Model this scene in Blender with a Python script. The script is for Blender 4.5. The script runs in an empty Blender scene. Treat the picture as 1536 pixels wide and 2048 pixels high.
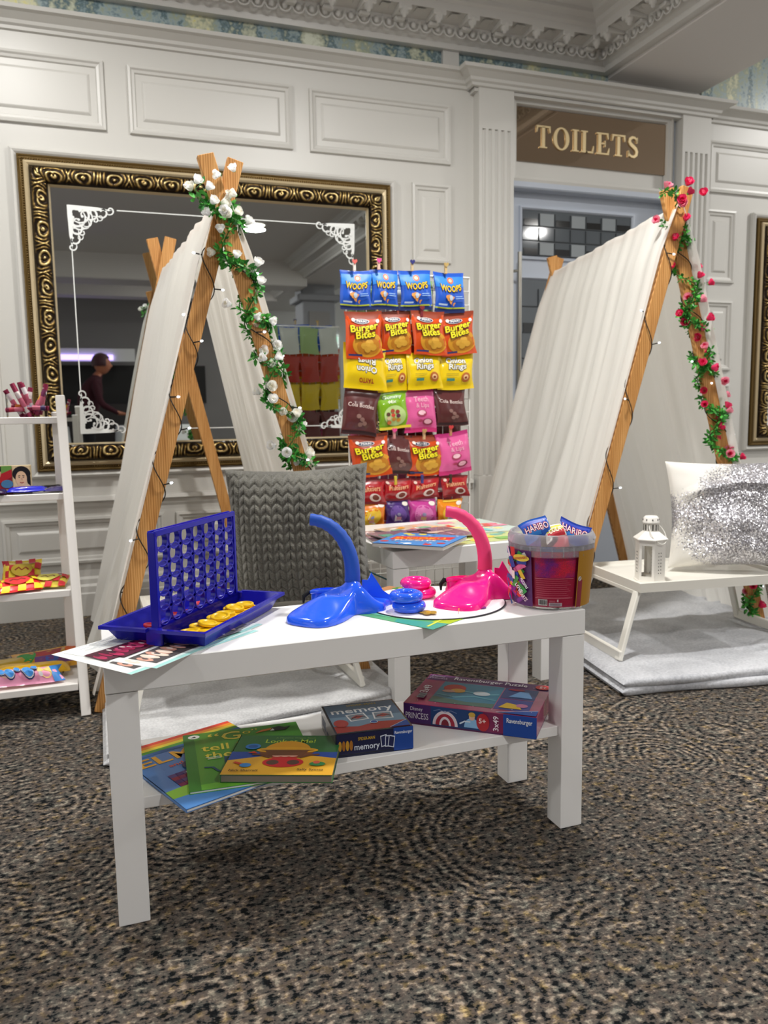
import bpy, math, random
from math import sin, cos, pi, radians, sqrt, atan2, exp
from mathutils import Vector, Matrix, noise
random.seed(7)
SC = bpy.context.scene
COL = SC.collection

# ------------------------------------------------------------------ camera
cam_d = bpy.data.cameras.new('camera'); cam = bpy.data.objects.new('camera', cam_d); COL.objects.link(cam)
YAW, PIT, ROL = .3406, -.1222, -.0153
fw = Vector((sin(YAW)*cos(PIT), cos(YAW)*cos(PIT), sin(PIT)))
r0 = Vector((cos(YAW), -sin(YAW), 0)); u0 = r0.cross(fw)
rt = r0*cos(ROL) + u0*sin(ROL); up = -r0*sin(ROL) + u0*cos(ROL)
cam.matrix_world = Matrix(((rt.x, up.x, -fw.x, 0), (rt.y, up.y, -fw.y, 0), (rt.z, up.z, -fw.z, .8381), (0, 0, 0, 1)))
cam_d.sensor_fit = 'VERTICAL'; cam_d.sensor_height = 24; cam_d.lens = 1593.6/2048*24
cam_d.clip_start = .05; cam_d.clip_end = 60
cam_d.dof.use_dof = True; cam_d.dof.focus_distance = 1.5; cam_d.dof.aperture_fstop = 4.2
SC.camera = cam

# ------------------------------------------------------------------ view and world
SC.view_settings.view_transform = 'Standard'; SC.view_settings.look = 'None'
SC.view_settings.gamma = 1; SC.view_settings.use_curve_mapping = False
SC.view_settings.exposure = 0.32
w = bpy.data.worlds.new('world'); SC.world = w; w.use_nodes = True
w.node_tree.nodes['Background'].inputs[0].default_value = (1, .99, .97, 1)
w.node_tree.nodes['Background'].inputs[1].default_value = .8

# ------------------------------------------------------------------ lamps of the room (round ceiling downlights, some added for fill)
ZC = 2.68
def disk_light(name, loc, power, rad, col=(1, .985, .955), spread=180):
    d = bpy.data.lights.new(name, 'AREA'); d.shape = 'DISK'; d.size = rad*2; d.energy = power; d.color = col
    d.spread = radians(spread)
    o = bpy.data.objects.new(name, d); o.location = loc; COL.objects.link(o); return o
LAMPS = [(1.53, -.76, 31), (1.2, 1.80, 38), (-1.2, .9, 12), (4.8, 2.4, 44), (4.9, -1.1, 24), (-1.6, -2.6, 16), (1.6, -3.2, 16), (-.35, 2.55, 20)]  # third is unseen fill; last is added to brighten the upper left wall
for i, (x, y, p) in enumerate(LAMPS):
    disk_light('downlight_lamp', (x, y, ZC-.05 if x < 2.5 else ZC+.22), p, .10)

# ------------------------------------------------------------------ materials
MATS = {}
def srgb(c):
    if isinstance(c, str):
        c = c.lstrip('#'); c = tuple(int(c[i:i+2], 16)/255 for i in (0, 2, 4))
    return tuple((x/12.92 if x <= .04045 else ((x+.055)/1.055)**2.4) for x in c[:3]) + (1,)
class N:
    def __init__(s, m):
        s.t = m.node_tree; s.n = s.t.nodes; s.l = s.t.links; s.b = s.n['Principled BSDF']
    def a(s, ty, **k):
        n = s.n.new(ty)
        for q, v in k.items():
            if q.startswith('i_'):
                key = q[2:]; key = int(key) if key.isdigit() else key.replace('_', ' ')
                n.inputs[key].default_value = v
            else: setattr(n, q, v)
        return n
    def k(s, o, i): s.l.new(o, i)
    def math(s, op, a, b=None, c=None):
        n = s.n.new('ShaderNodeMath'); n.operation = op
        for i, v in enumerate((a, b, c)):
            if v is None: continue
            if isinstance(v, (int, float)): n.inputs[i].default_value = v
            else: s.k(v, n.inputs[i])
        return n.outputs[0]
    def mix(s, f, a, b, blend='MIX'):
        n = s.n.new('ShaderNodeMix'); n.data_type = 'RGBA'; n.blend_type = blend
        for i, v in ((0, f), (6, a), (7, b)):
            if isinstance(v, (int, float)): n.inputs[i].default_value = v
            elif isinstance(v, (tuple, list)): n.inputs[i].default_value = v
            else: s.k(v, n.inputs[i])
        return n.outputs[2]
    def ramp(s, f, *stops, interp='LINEAR'):
        n = s.n.new('ShaderNodeValToRGB'); n.color_ramp.interpolation = interp
        e = n.color_ramp.elements
        while len(e) < len(stops): e.new(.5)
        for el, (p, c) in zip(e, stops):
            el.position = p; el.color = srgb(c) if isinstance(c, str) else (c, c, c, 1)
        s.k(f, n.inputs[0]); return n.outputs[0]
    def bump(s, h, st=.3, d=.002):
        n = s.n.new('ShaderNodeBump'); n.inputs['Strength'].default_value = st; n.inputs['Distance'].default_value = d
        s.k(h, n.inputs['Height']); s.k(n.outputs[0], s.b.inputs['Normal']); return n
def mat(name, col='#ffffff', rough=.5, metal=0, spec=.5, emit=None, es=0, coat=0, sheen=0, trans=0, ior=1.45, alpha=1, bump=None):
    if name in MATS: return MATS[name]
    m = bpy.data.materials.new(name); m.use_nodes = True; b = m.node_tree.nodes['Principled BSDF']
    b.inputs['Base Color'].default_value = srgb(col); b.inputs['Roughness'].default_value = rough
    b.inputs['Metallic'].default_value = metal; b.inputs['Specular IOR Level'].default_value = spec
    b.inputs['Coat Weight'].default_value = coat; b.inputs['Sheen Weight'].default_value = sheen
    b.inputs['Transmission Weight'].default_value = trans; b.inputs['IOR'].default_value = ior; b.inputs['Alpha'].default_value = alpha
    if emit: b.inputs['Emission Color'].default_value = srgb(emit); b.inputs['Emission Strength'].default_value = es
    if bump:
        n = N(m); tc = n.a('ShaderNodeTexCoord'); t = n.a('ShaderNodeTexNoise', i_Scale=bump[0], i_Detail=4.0)
        n.k(tc.outputs['Object'], t.inputs['Vector']); n.bump(t.outputs[0], bump[1], bump[2])
    MATS[name] = m; return m
def ink(col, rough=.45, coat=0, metal=0):            # a printed or plain colour
    return mat('print_%s_%d' % (col.lstrip('#'), int(rough*100)+int(coat*1000)+int(metal*7)), col, rough, coat=coat, metal=metal)

# ------------------------------------------------------------------ mesh builder
class MB:
    def __init__(s): s.v = []; s.f = []; s.fm = []; s.sm = []; s.mats = []
    def mi(s, m):
        if m not in s.mats: s.mats.append(m)
        return s.mats.index(m)
    def add(s, vs, fs, m, smooth=False, M=None):
        o = len(s.v); k = s.mi(m)
        for p in vs:
            p = Vector(p); s.v.append(M @ p if M else p)
        for f in fs: s.f.append([i+o for i in f]); s.fm.append(k); s.sm.append(smooth)
        return s
    def box(s, p0, p1, m, M=None, b=0):
        x0, y0, z0 = p0; x1, y1, z1 = p1
        if b <= 0:
            v = [(x, y, z) for z in (z0, z1) for y in (y0, y1) for x in (x0, x1)]
            f = [(0, 2, 3, 1), (4, 5, 7, 6), (0, 1, 5, 4), (2, 6, 7, 3), (0, 4, 6, 2), (1, 3, 7, 5)]
            return s.add(v, f, m, False, M)
        # bevelled box
        v = []; idx = {}
        for sx, X in ((-1, x0), (1, x1)):
            for sy, Y in ((-1, y0), (1, y1)):
                for sz, Z in ((-1, z0), (1, z1)):
                    for a in range(3):
                        p = [X-sx*b, Y-sy*b, Z-sz*b]; p[a] = (X, Y, Z)[a]
                        idx[(sx, sy, sz, a)] = len(v); v.append(p)
        f = []
        for a in range(3):
            o1, o2 = [k for k in range(3) if k != a]
            for sg in (-1, 1):
                q = []
                for s1, s2 in ((-1, -1), (1, -1), (1, 1), (-1, 1)):
                    t = [0, 0, 0]; t[a] = sg; t[o1] = s1; t[o2] = s2; q.append(idx[(*t, a)])
                f.append(q)
        for a in range(3):
            o1, o2 = [k for k in range(3) if k != a]
            for s1 in (-1, 1):
                for s2 in (-1, 1):
                    t0 = [0, 0, 0]; t0[o1] = s1; t0[o2] = s2; t1 = list(t0); t0[a] = -1; t1[a] = 1
                    f.append([idx[(*t0, o1)], idx[(*t1, o1)], idx[(*t1, o2)], idx[(*t0, o2)]])
        for sx in (-1, 1):
            for sy in (-1, 1):
                for sz in (-1, 1): f.append([idx[(sx, sy, sz, a)] for a in range(3)])
        return s.add(v, f, m, False, M)
    def bar(s, p0, p1, w, t, side, m, b=0):           # timber from p0 to p1, width w along side, thickness t
        p0 = Vector(p0); p1 = Vector(p1); d = p1-p0; L = d.length; z = d.normalized()
        x = (Vector(side) - z*Vector(side).dot(z)).normalized(); y = z.cross(x)
        M = Matrix(((x.x, y.x, z.x, p0.x), (x.y, y.y, z.y, p0.y), (x.z, y.z, z.z, p0.z), (0, 0, 0, 1)))
        return s.box((-w/2, -t/2, 0), (w/2, t/2, L), m, M, b)
    def tube(s, path, rad, m, n=8, cap=True, closed=False):
        P = [Vector(p) for p in path]; K = len(P); R = rad if isinstance(rad, (list, tuple)) else [rad]*K
        v = []; ref = None
        for i, p in enumerate(P):
            if closed: t = (P[(i+1) % K]-P[i-1]).normalized()
            else: t = (P[min(i+1, K-1)]-P[max(i-1, 0)]).normalized()
            if ref is None: ref = t.orthogonal().normalized()
            ref = (ref - t*ref.dot(t)); ref = ref.normalized() if ref.length > 1e-6 else t.orthogonal().normalized()
            q = t.cross(ref)
            for k in range(n):
                a = 2*pi*k/n; v.append(p + (ref*cos(a)+q*sin(a))*R[i])
        f = []
        for i in range(K if closed else K-1):
            j = (i+1) % K
            for k in range(n): f.append((i*n+k, i*n+(k+1) % n, j*n+(k+1) % n, j*n+k))
        s.add(v, f, m, True)
        if cap and not closed: s.add(v[:n], [list(range(n))[::-1]], m); s.add(v[-n:], [list(range(n))], m)
        return s
    def lathe(s, prof, m, n=24, c=(0, 0, 0), M=None, smooth=True, a0=0):
        v = []; f = []
        for r, z in prof:
            for k in range(n):
                a = a0+2*pi*k/n; v.append((c[0]+r*cos(a), c[1]+r*sin(a), c[2]+z))
        for i in range(len(prof)-1):
            for k in range(n): f.append((i*n+k, i*n+(k+1) % n, (i+1)*n+(k+1) % n, (i+1)*n+k))
        return s.add(v, f, m, smooth, M)
    def torus(s, c, R, r, m, n=32, k=12, M=None, sq=1):
        v = []; f = []
        for i in range(n):
            a = 2*pi*i/n
            for j in range(k):
                b = 2*pi*j/k; v.append((c[0]+(R+r*cos(b))*cos(a), c[1]+(R+r*cos(b))*sin(a), c[2]+r*sq*sin(b)))
                f.append((i*k+j, ((i+1) % n)*k+j, ((i+1) % n)*k+(j+1) % k, i*k+(j+1) % k))
        return s.add(v, f, m, True, M)
    def grid(s, fn, nu, nv, m, smooth=True, M=None, wrap=False):
        v = [fn(i/nu, j/nv) for j in range(nv+1) for i in range(nu+1)]
        f = [(j*(nu+1)+i, j*(nu+1)+i+1, (j+1)*(nu+1)+i+1, (j+1)*(nu+1)+i) for j in range(nv) for i in range(nu)]
        return s.add(v, f, m, smooth, M)
    def prism(s, pts, z0, z1, m, M=None, smooth=False):
        n = len(pts); v = [(x, y, z0) for x, y in pts]+[(x, y, z1) for x, y in pts]
        f = [list(range(n))[::-1], [n+i for i in range(n)]]
        s.add(v, f, m, False, M)
        return s.add(v, [(i, (i+1) % n, n+(i+1) % n, n+i) for i in range(n)], m, smooth, M)
    def ball(s, c, r, m, n=10, k=6, sc=(1, 1, 1)):
        v = [(c[0], c[1], c[2]-r*sc[2])]; f = []
        for j in range(1, k):
            t = -pi/2+pi*j/k
            for i in range(n):
                a = 2*pi*i/n; v.append((c[0]+r*sc[0]*cos(t)*cos(a), c[1]+r*sc[1]*cos(t)*sin(a), c[2]+r*sc[2]*sin(t)))
        v.append((c[0], c[1], c[2]+r*sc[2])); T = len(v)-1
        for i in range(n):
            f.append((0, 1+(i+1) % n, 1+i)); f.append((T, 1+(k-2)*n+i, 1+(k-2)*n+(i+1) % n))
            for j in range(k-2): f.append((1+j*n+i, 1+j*n+(i+1) % n, 1+(j+1)*n+(i+1) % n, 1+(j+1)*n+i))
        return s.add(v, f, m, True)
    def build(s, name, parent=None, loc=(0, 0, 0), rz=0):
        me = bpy.data.meshes.new(name); me.from_pydata([tuple(p) for p in s.v], [], s.f)
        for m in s.mats: me.materials.append(m)
        me.polygons.foreach_set('material_index', s.fm); me.polygons.foreach_set('use_smooth', s.sm); me.update()
        o = bpy.data.objects.new(name, me); COL.objects.link(o); o.location = loc; o.rotation_euler = (0, 0, rz)
        if parent: o.parent = parent
        return o
def thing(name, label, cat, loc=(0, 0, 0), rz=0, group=None, rot=None):
    o = bpy.data.objects.new(name, None); COL.objects.link(o); o.location = loc; o.rotation_euler = rot or (0, 0, rz)
    o.empty_display_size = .05; tag(o, label, cat, group); return o
def tag(o, label, cat, group=None, kind=None):
    o['label'] = label; o['category'] = cat
    if group: o['group'] = group
    if kind: o['kind'] = kind
    return o
def struct(mb, name): o = mb.build(name); o['kind'] = 'structure'; return o
def clone(o, parent=None):
    c = o.copy(); COL.objects.link(c)
    if parent: c.parent = parent
    for ch in list(o.children): clone(ch, c)
    return c

# flat printed marks laid on a surface: surf(u, v, h) -> point
_TXT = {}
def text_geo(t, bold=0.0, shear=0.0):
    k = (t, bold, shear)
    if k in _TXT: return _TXT[k]
    c = bpy.data.curves.new('tmp', 'FONT'); c.body = t; c.size = 1; c.offset = bold; c.shear = shear; c.resolution_u = 2; c.fill_mode = 'FRONT'
    o = bpy.data.objects.new('tmp', c); COL.objects.link(o); dg = bpy.context.evaluated_depsgraph_get(); dg.update()
    me = bpy.data.meshes.new_from_object(o.evaluated_get(dg))
    vs = [(v.co.x, v.co.y) for v in me.vertices]; fs = [list(p.vertices) for p in me.polygons]
    bpy.data.objects.remove(o); bpy.data.curves.remove(c); bpy.data.meshes.remove(me)
    xs = [v[0] for v in vs] or [0, 1]; ys = [v[1] for v in vs] or [0, 1]
    _TXT[k] = (vs, fs, min(xs), max(xs), min(ys), max(ys)); return _TXT[k]
class Print:
    """collects printed shapes in a surface's own u,v metres; every layer a hair above the last"""
    def __init__(s, surf, eps=.00025): s.mb = MB(); s.sf = surf; s.e = eps; s.k = 1
    def _h(s, up=True):
        h = s.e*s.k
        if up: s.k += 1
        return h
    def poly(s, pts, c):
        h = s._h(); s.mb.add([s.sf(u, v, h) for u, v in pts], [list(range(len(pts)))], ink(c)); return s
    def rect(s, u0, v0, u1, v1, c, n=1, m=None):
        h = s._h(); s.mb.grid(lambda a, b: s.sf(u0+(u1-u0)*a, v0+(v1-v0)*b, h), n, n, m or ink(c), n > 1); return s
    def disc(s, u, v, ru, rv, c, rings=1, n=18, a0=0, a1=2*pi, m=None):
        h = s._h()
        vs = [s.sf(u, v, h)]; fs = []
        full = abs(a1-a0-2*pi) < 1e-6
        cnt = n if full else n+1
        for r in range(1, rings+1):
            for i in range(cnt):
                a = a0+(a1-a0)*i/n; vs.append(s.sf(u+ru*r/rings*cos(a), v+rv*r/rings*sin(a), h))
        for i in range(n):
            j = (i+1) % n if full else i+1
            fs.append((0, 1+i, 1+j))
            for r in range(rings-1): fs.append((1+r*cnt+i, 1+(r+1)*cnt+i, 1+(r+1)*cnt+j, 1+r*cnt+j))
        s.mb.add(vs, fs, m or ink(c), rings > 1); return s
    def line(s, pts, w, c):
        h = s._h(); vs = []; n = len(pts)
        for i, (u, v) in enumerate(pts):
            a = pts[max(i-1, 0)]; b = pts[min(i+1, n-1)]; dx, dy = b[0]-a[0], b[1]-a[1]; L = sqrt(dx*dx+dy*dy) or 1
            vs += [s.sf(u-dy/L*w/2, v+dx/L*w/2, h), s.sf(u+dy/L*w/2, v-dx/L*w/2, h)]
        s.mb.add(vs, [(2*i, 2*i+1, 2*i+3, 2*i+2) for i in range(n-1)], ink(c)); return s
    def text(s, t, u, v, hgt, c, bold=.0, width=None, rot=0, shear=0, anchor='l', flip=False, m=None, arc=0, up=True):
        vs, fs, x0, x1, y0, y1 = text_geo(t, bold, shear); sc = hgt/.72
        sx = sc if width is None else width/(x1-x0)
        h = s._h(up); W = (x1-x0)*sx; ox = {'l': 0, 'c': -W/2, 'r': -W}[anchor]; ca, sa = cos(rot), sin(rot); out = []
        for x, y in vs:
            X = (x-x0)*sx+ox; Y = y*sc
            if arc: Y -= arc*((X/(W/2)) if anchor == 'c' else (2*X/W-1))**2
            if flip: X, Y = -X, -Y
            out.append(s.sf(u+X*ca-Y*sa, v+X*sa+Y*ca, h))
        s.mb.add(out, fs, m or ink(c)); return s
    def build(s, name, parent, **k): return s.mb.build(name, parent, **k)
# ================================================================== THE ROOM
WY = 3.604
m_wall = mat('grey_paint', '#c9c7c1', .38, bump=(60, .04, .001))
m_trimw = mat('pale_paint', '#cfcdc8', .34)
m_ceil = mat('ceiling_paint', '#dad6d2', .6)
m_door = mat('door_paint', '#b4bbc6', .35)
def carpet_mat():
    m = mat('patterned_carpet', '#777777', .95, spec=.15); n = N(m)
    tc = n.a('ShaderNodeTexCoord'); ob = tc.outputs['Object']
    wn = n.a('ShaderNodeTexNoise', i_Scale=7.0, i_Detail=3.0); n.k(ob, wn.inputs['Vector'])
    vo = n.a('ShaderNodeTexVoronoi', i_Scale=3.4, i_Randomness=.75, distance='EUCLIDEAN'); n.k(ob, vo.inputs['Vector'])
    st = n.a('ShaderNodeMapping'); st.inputs['Scale'].default_value = (60, 112, 1); n.k(ob, st.inputs[0])
    fl = n.a('ShaderNodeTexNoise', i_Scale=1.0, i_Detail=3.0, i_Roughness=.65); n.k(st.outputs[0], fl.inputs['Vector'])
    fl2 = n.a('ShaderNodeTexNoise', i_Scale=92.0, i_Detail=2.0, i_Roughness=.6); n.k(ob, fl2.inputs['Vector'])
    # concentric broken ridges round cell centres, angular where cells meet
    ph = n.math('MULTIPLY', vo.outputs['Distance'], 96.0)
    ph = n.math('ADD', ph, n.math('MULTIPLY', wn.outputs[0], 24.0))
    rid = n.math('SINE', n.math('ADD', ph, n.math('MULTIPLY', fl2.outputs[0], 2.2)))
    msk = n.a('ShaderNodeTexNoise', i_Scale=2.6, i_Detail=4.0, i_Roughness=.7); n.k(ob, msk.inputs['Vector'])
    mm = n.ramp(msk.outputs[0], (.44, 0.05), (.56, 1.0))
    rid2 = n.math('MULTIPLY', n.math('MULTIPLY', rid, .100), mm)
    tone = n.math('ADD', n.math('ADD', n.math('ADD', n.math('MULTIPLY', fl.outputs[0], .85), .085), rid2), n.math('MULTIPLY', n.math('SUBTRACT', fl2.outputs[0], .5), .75))
    base = n.ramp(tone, (.35, '#15191c'), (.415, '#34383a'), (.45, '#625d59'), (.57, '#746d66'), (.63, '#968d81'), (.72, '#c2b8a7'))
    hu = n.a('ShaderNodeTexNoise', i_Scale=48.0, i_Detail=3.0); n.k(ob, hu.inputs['Vector'])
    tint = n.ramp(hu.outputs['Color'], (.3, '#3f6a70'), (.44, '#7f8280'), (.55, '#94857e'), (.66, '#c9ae42'))
    c = n.mix(.5, base, tint, 'OVERLAY')
    big = n.a('ShaderNodeTexNoise', i_Scale=1.3, i_Detail=2.0); n.k(ob, big.inputs['Vector'])
    c = n.mix(.35, c, n.ramp(big.outputs[0], (.38, '#4a4745'), (.62, '#b5aea6')), 'OVERLAY')
    n.k(c, n.b.inputs['Base Color']); n.bump(tone, .9, .006); return m
fl = MB().box((-4.5, -5.6, -.05), (6.5, 3.85, 0), carpet_mat()); struct(fl, 'floor')

def extr(mb, prof, a, b, m, axis='x', smooth=False):
    """profile of (y, z) points swept along x from a to b; the ends may be mitred with per-point offsets"""
    n = len(prof)
    v = [(a+(p[2] if len(p) > 2 else 0), p[0], p[1]) for p in prof]+[(b+(p[3] if len(p) > 3 else 0), p[0], p[1]) for p in prof]
    if axis == 'y': v = [(p[1], p[0], p[2]) for p in v]
    mb.add(v, [(i, i+1, n+i+1, n+i) for i in range(n-1)], m, smooth)
def frame_mould(mb, x0, x1, z0, z1, prof, y, m, close=False):
    """moulding mitred round a rectangle: prof = (inset, proud)"""
    v = []; f = []; n = len(prof)
    for ins, pr in prof: v += [(x0+ins, y-pr, z0+ins), (x1-ins, y-pr, z0+ins), (x1-ins, y-pr, z1-ins), (x0+ins, y-pr, z1-ins)]
    for i in range(n-1):
        for k in range(4): f.append((4*i+k, 4*i+(k+1) % 4, 4*i+4+(k+1) % 4, 4*i+4+k))
    if close: f.append([4*(n-1)+k for k in range(4)])
    mb.add(v, f, m)
PANEL = [(0, 0), (.002, .014), (.012, .016), (.018, .009), (.028, .007), (.034, -.004), (.040, -.004), (.050, -.004), (.062, .006), (.066, .008)]
def panel(name, x0, x1, z0, z1, y=WY, m=None):
    mb = MB(); frame_mould(mb, x0, x1, z0, z1, PANEL, y, m or m_wall, True); return struct(mb, name)

# back wall in three stretches round the doorway
wb = MB()
for a, b in ((-4.5, 1.93), (2.93, 6.5)): wb.box((a, WY, 0), (b, WY+.25, 3.1), m_wall)
wb.box((1.93, WY, 2.33), (2.93, WY+.25, 3.1), m_wall)
struct(wb, 'wall_back')
TN = [0]
def trim(mb): TN[0] += 1; return struct(mb, 'trim_%d' % TN[0])
for r in ((-1.2, -.30-.09, 2.0, 2.274), (-.28-.32, .098, 2.003, 2.275), (.189, .877, 2.001, 2.271), (.953, 1.636, 2.0, 2.268), (3.14, 4.0, 1.993, 2.258), (4.1, 5.0, 1.993, 2.258)):
    mb = MB(); frame_mould(mb, r[0], r[1], r[2], r[3], PANEL, WY, m_wall, True); trim(mb)
for r in ((1.437, 1.636, 1.547, 1.908), (1.437, 1.636, 1.09, 1.46), (1.437, 1.636, .64, 1.0), (3.133, 3.337, 1.522, 1.905), (3.14, 3.335, 1.05, 1.428), (3.14, 3.335, .62, .975), (-.63, -.36, .62, 1.9)):
    mb = MB(); frame_mould(mb, r[0], r[1], r[2], r[3], PANEL, WY, m_wall, True); trim(mb)
for r in ((-1.6, -.45), (-.40, .25), (.30, .98), (1.03, 1.68), (3.14, 3.9), (3.95, 5.0)):
    mb = MB(); frame_mould(mb, r[0], r[1], .225, .425, PANEL, WY, m_wall, True); trim(mb)
# chair rail and skirting
for a, b in ((-4.5, 1.745), (3.115, 6.5)):
    mb = MB(); extr(mb, [(WY, .512), (WY-.022, .508), (WY-.028, .492), (WY-.014, .484), (WY-.010, .468), (WY-.002, .455), (WY, .44)], a, b, m_wall); trim(mb)
    mb = MB(); extr(mb, [(WY, .165), (WY-.012, .155), (WY-.014, .135), (WY-.024, .125), (WY-.026, .100), (WY-.030, .094), (WY-.030, 0)], a, b, m_wall)
    o = mb.build('baseboard_back_left' if a < 0 else 'baseboard_back_right'); o['kind'] = 'structure'
# entablature ledge above the panelling: it breaks forward over the doorway
LEDGE = [(0, 2.345), (.012, 2.348), (.014, 2.360), (.026, 2.366), (.030, 2.378), (.060, 2.396), (.078, 2.400), (.082, 2.414), (.070, 2.418), (0, 2.424)]
def ledge(a, b, y, ml=0, mr=0):
    mb = MB(); extr(mb, [(y-p, z, -ml*p, mr*p) for p, z in LEDGE], a, b, m_wall)
    return mb
trim(ledge(-4.5, 1.73, WY)); trim(ledge(3.12, 6.5, WY))
mb = ledge(1.73, 3.12, WY-.06, 1, 1)
for x, sg in ((1.73, -1), (3.12, 1)):
    v = [(x+sg*p, WY-.06-p, z) for p, z in LEDGE]+[(x+sg*p, WY, z) for p, z in LEDGE]; n = len(LEDGE)
    mb.add(v, [(i, i+1, n+i+1, n+i) for i in range(n-1)], m_wall)
mb.box((1.74, WY-.052, 2.33), (3.11, WY+.1, 2.40), m_wall)
trim(mb)
# fluted pilasters
def pilaster(x0, x1):
    mb = MB(); y = WY-.06
    mb.box((x0, y, 0), (x1, WY, .53), m_wall, b=.004); mb.box((x0, y, 2.165), (x1, WY, 2.356), m_wall)
    n = 5; fwid = (x1-x0-.02)/n; pts = [(x0, y)]
    for i in range(n):
        c = x0+.01+fwid*(i+.5)
        pts.append((c-fwid*.27, y))
        for k in range(1, 6): a = pi*k/6; pts.append((c-fwid*.27*cos(a), y+.011*sin(a)))
        pts.append((c+fwid*.27, y))
    pts.append((x1, y)); pts += [(x1, WY), (x0, WY)]
    mb.prism(pts, .53, 2.165, m_wall)
    mb.box((x0-.006, y-.008, .02), (x1+.006, WY, .14), m_wall, b=.004)
    trim(mb)
pilaster(1.758, 1.943); pilaster(2.925, 3.105)
# painted canvas frieze and its supports
def frieze_mat():
    m = mat('painted_frieze', '#888888', .35, coat=.2); n = N(m); tc = n.a('ShaderNodeTexCoord')
    mp = n.a('ShaderNodeMapping'); mp.inputs['Scale'].default_value = (1.5, 1, .35); n.k(tc.outputs['Object'], mp.inputs[0])
    a = n.a('ShaderNodeTexNoise', i_Scale=3.1, i_Detail=3.0, i_Roughness=.7); n.k(mp.outputs[0], a.inputs['Vector'])
    b = n.a('ShaderNodeTexNoise', i_Scale=70.0, i_Detail=3.0); n.k(tc.outputs['Object'], b.inputs['Vector'])
    f = n.math('ADD', a.outputs[0], n.math('MULTIPLY', n.math('SUBTRACT', b.outputs[0], .5), .25))
    c = n.ramp(f, (.30, '#e3d84a'), (.39, '#d9d8b9'), (.46, '#a3ab94'), (.52, '#9fb0b3'), (.58, '#5b747c'), (.64, '#b9bda6'), (.72, '#dfe3d0'))
    n.k(c, n.b.inputs['Base Color']); return m
m_fr = frieze_mat()
mb = MB().box((-4.5, WY-.008, 2.41), (2.5, WY+.001, 2.56), m_fr).box((3.08, WY-.008, 2.41), (6.5, WY+.001, 3.05), m_fr); trim(mb)
mb = MB().box((1.590, WY-.03, 2.41), (1.672, WY, 2.53), m_trimw, b=.003); trim(mb)
# main cornice: fillet, egg and dart, brackets with drops, corona
CORN = [(.0, 2.500), (.050, 2.497), (.054, 2.520), (.066, 2.530), (.070, 2.536), (.100, 2.560), (.106, 2.575), (.200, 2.590), (.204, 2.582), (.208, 2.612), (.222, 2.622), (.226, 2.640), (.262, 2.650), (.262, 2.665), (.30, 2.68)]
BX = 2.50
mb = MB(); extr(mb, [(WY-p, z, 0, -p) for p, z in CORN], -4.5, BX, m_trimw)
v = [(BX-p, WY-p, z) for p, z in CORN]+[(BX-p, -5.5, z) for p, z in CORN]; n = len(CORN)
mb.add(v, [(i, i+1, n+i+1, n+i) for i in range(n-1)], m_trimw)
trim(mb)
def egg_row(n0, fn):
    mb = MB()
    for i in range(n0):
        P, ax = fn(i)          # base point, direction along the run; outward is into the room
        out = Vector((0, -1, 0)) if ax == 'x' else Vector((-1, 0, 0)); al = Vector((1, 0, 0)) if ax == 'x' else Vector((0, 1, 0))
        mb.ball(P+out*.012+Vector((0, 0, -.002)), .013, m_trimw, 8, 6, (1, 1, 1.3))
        path = [P+al*(.026*cos(t))+out*(.016)+Vector((0, 0, -.004+.024*(-sin(t)))) for t in [pi*k/8 for k in range(9)]]
        mb.tube(path, .0045, m_trimw, 5)
        mb.add([P+al*.029+out*.02+Vector((0, 0, -.024)), P+al*.037+out*.014+Vector((0, 0, .014)), P+al*.021+out*.014+Vector((0, 0, .014)), P+al*.029+out*.03+Vector((0, 0, .012))], [(0, 1, 3), (0, 3, 2), (1, 2, 3)], m_trimw)
    return mb
trim(egg_row(75, lambda i: (Vector((-1.95+i*.058, WY-.088, 2.552)), 'x')))
trim(egg_row(60, lambda i: (Vector((BX-.088, WY-.12-i*.058, 2.552)), 'y')))
def brackets(k, fn):
    mb = MB()
    for i in range(k):
        P, al, out = fn(i)
        M = Matrix(((al.x, out.x, 0, P.x), (al.y, out.y, 0, P.y), (0, 0, 1, P.z), (0, 0, 0, 1)))
        mb.box((-.030, 0, -.012), (.030, .10, .02), m_trimw, M, b=.004)
        mb.box((-.024, .0, -.028), (.024, .035, -.01), m_trimw, M, b=.006)
        mb.lathe([(0, -.040), (.008, -.038), (.010, -.028), (.018, -.024), (.018, -.014), (.024, -.010), (.024, 0)], m_trimw, 10, (0, .078, 0), M)
        mb.grid(lambda a, b: (.058+.045*a, .012+.075*b, .005+.012*sin(pi*a)*sin(pi*b)), 4, 4, m_trimw, True, M)
    return mb
trim(brackets(27, lambda i: (Vector((-1.9+i*.162, WY-.104, 2.575)), Vector((1, 0, 0)), Vector((0, -1, 0)))))
trim(brackets(22, lambda i: (Vector((BX-.104, WY-.26-i*.162, 2.575)), Vector((0, -1, 0)), Vector((-1, 0, 0)))))
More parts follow.
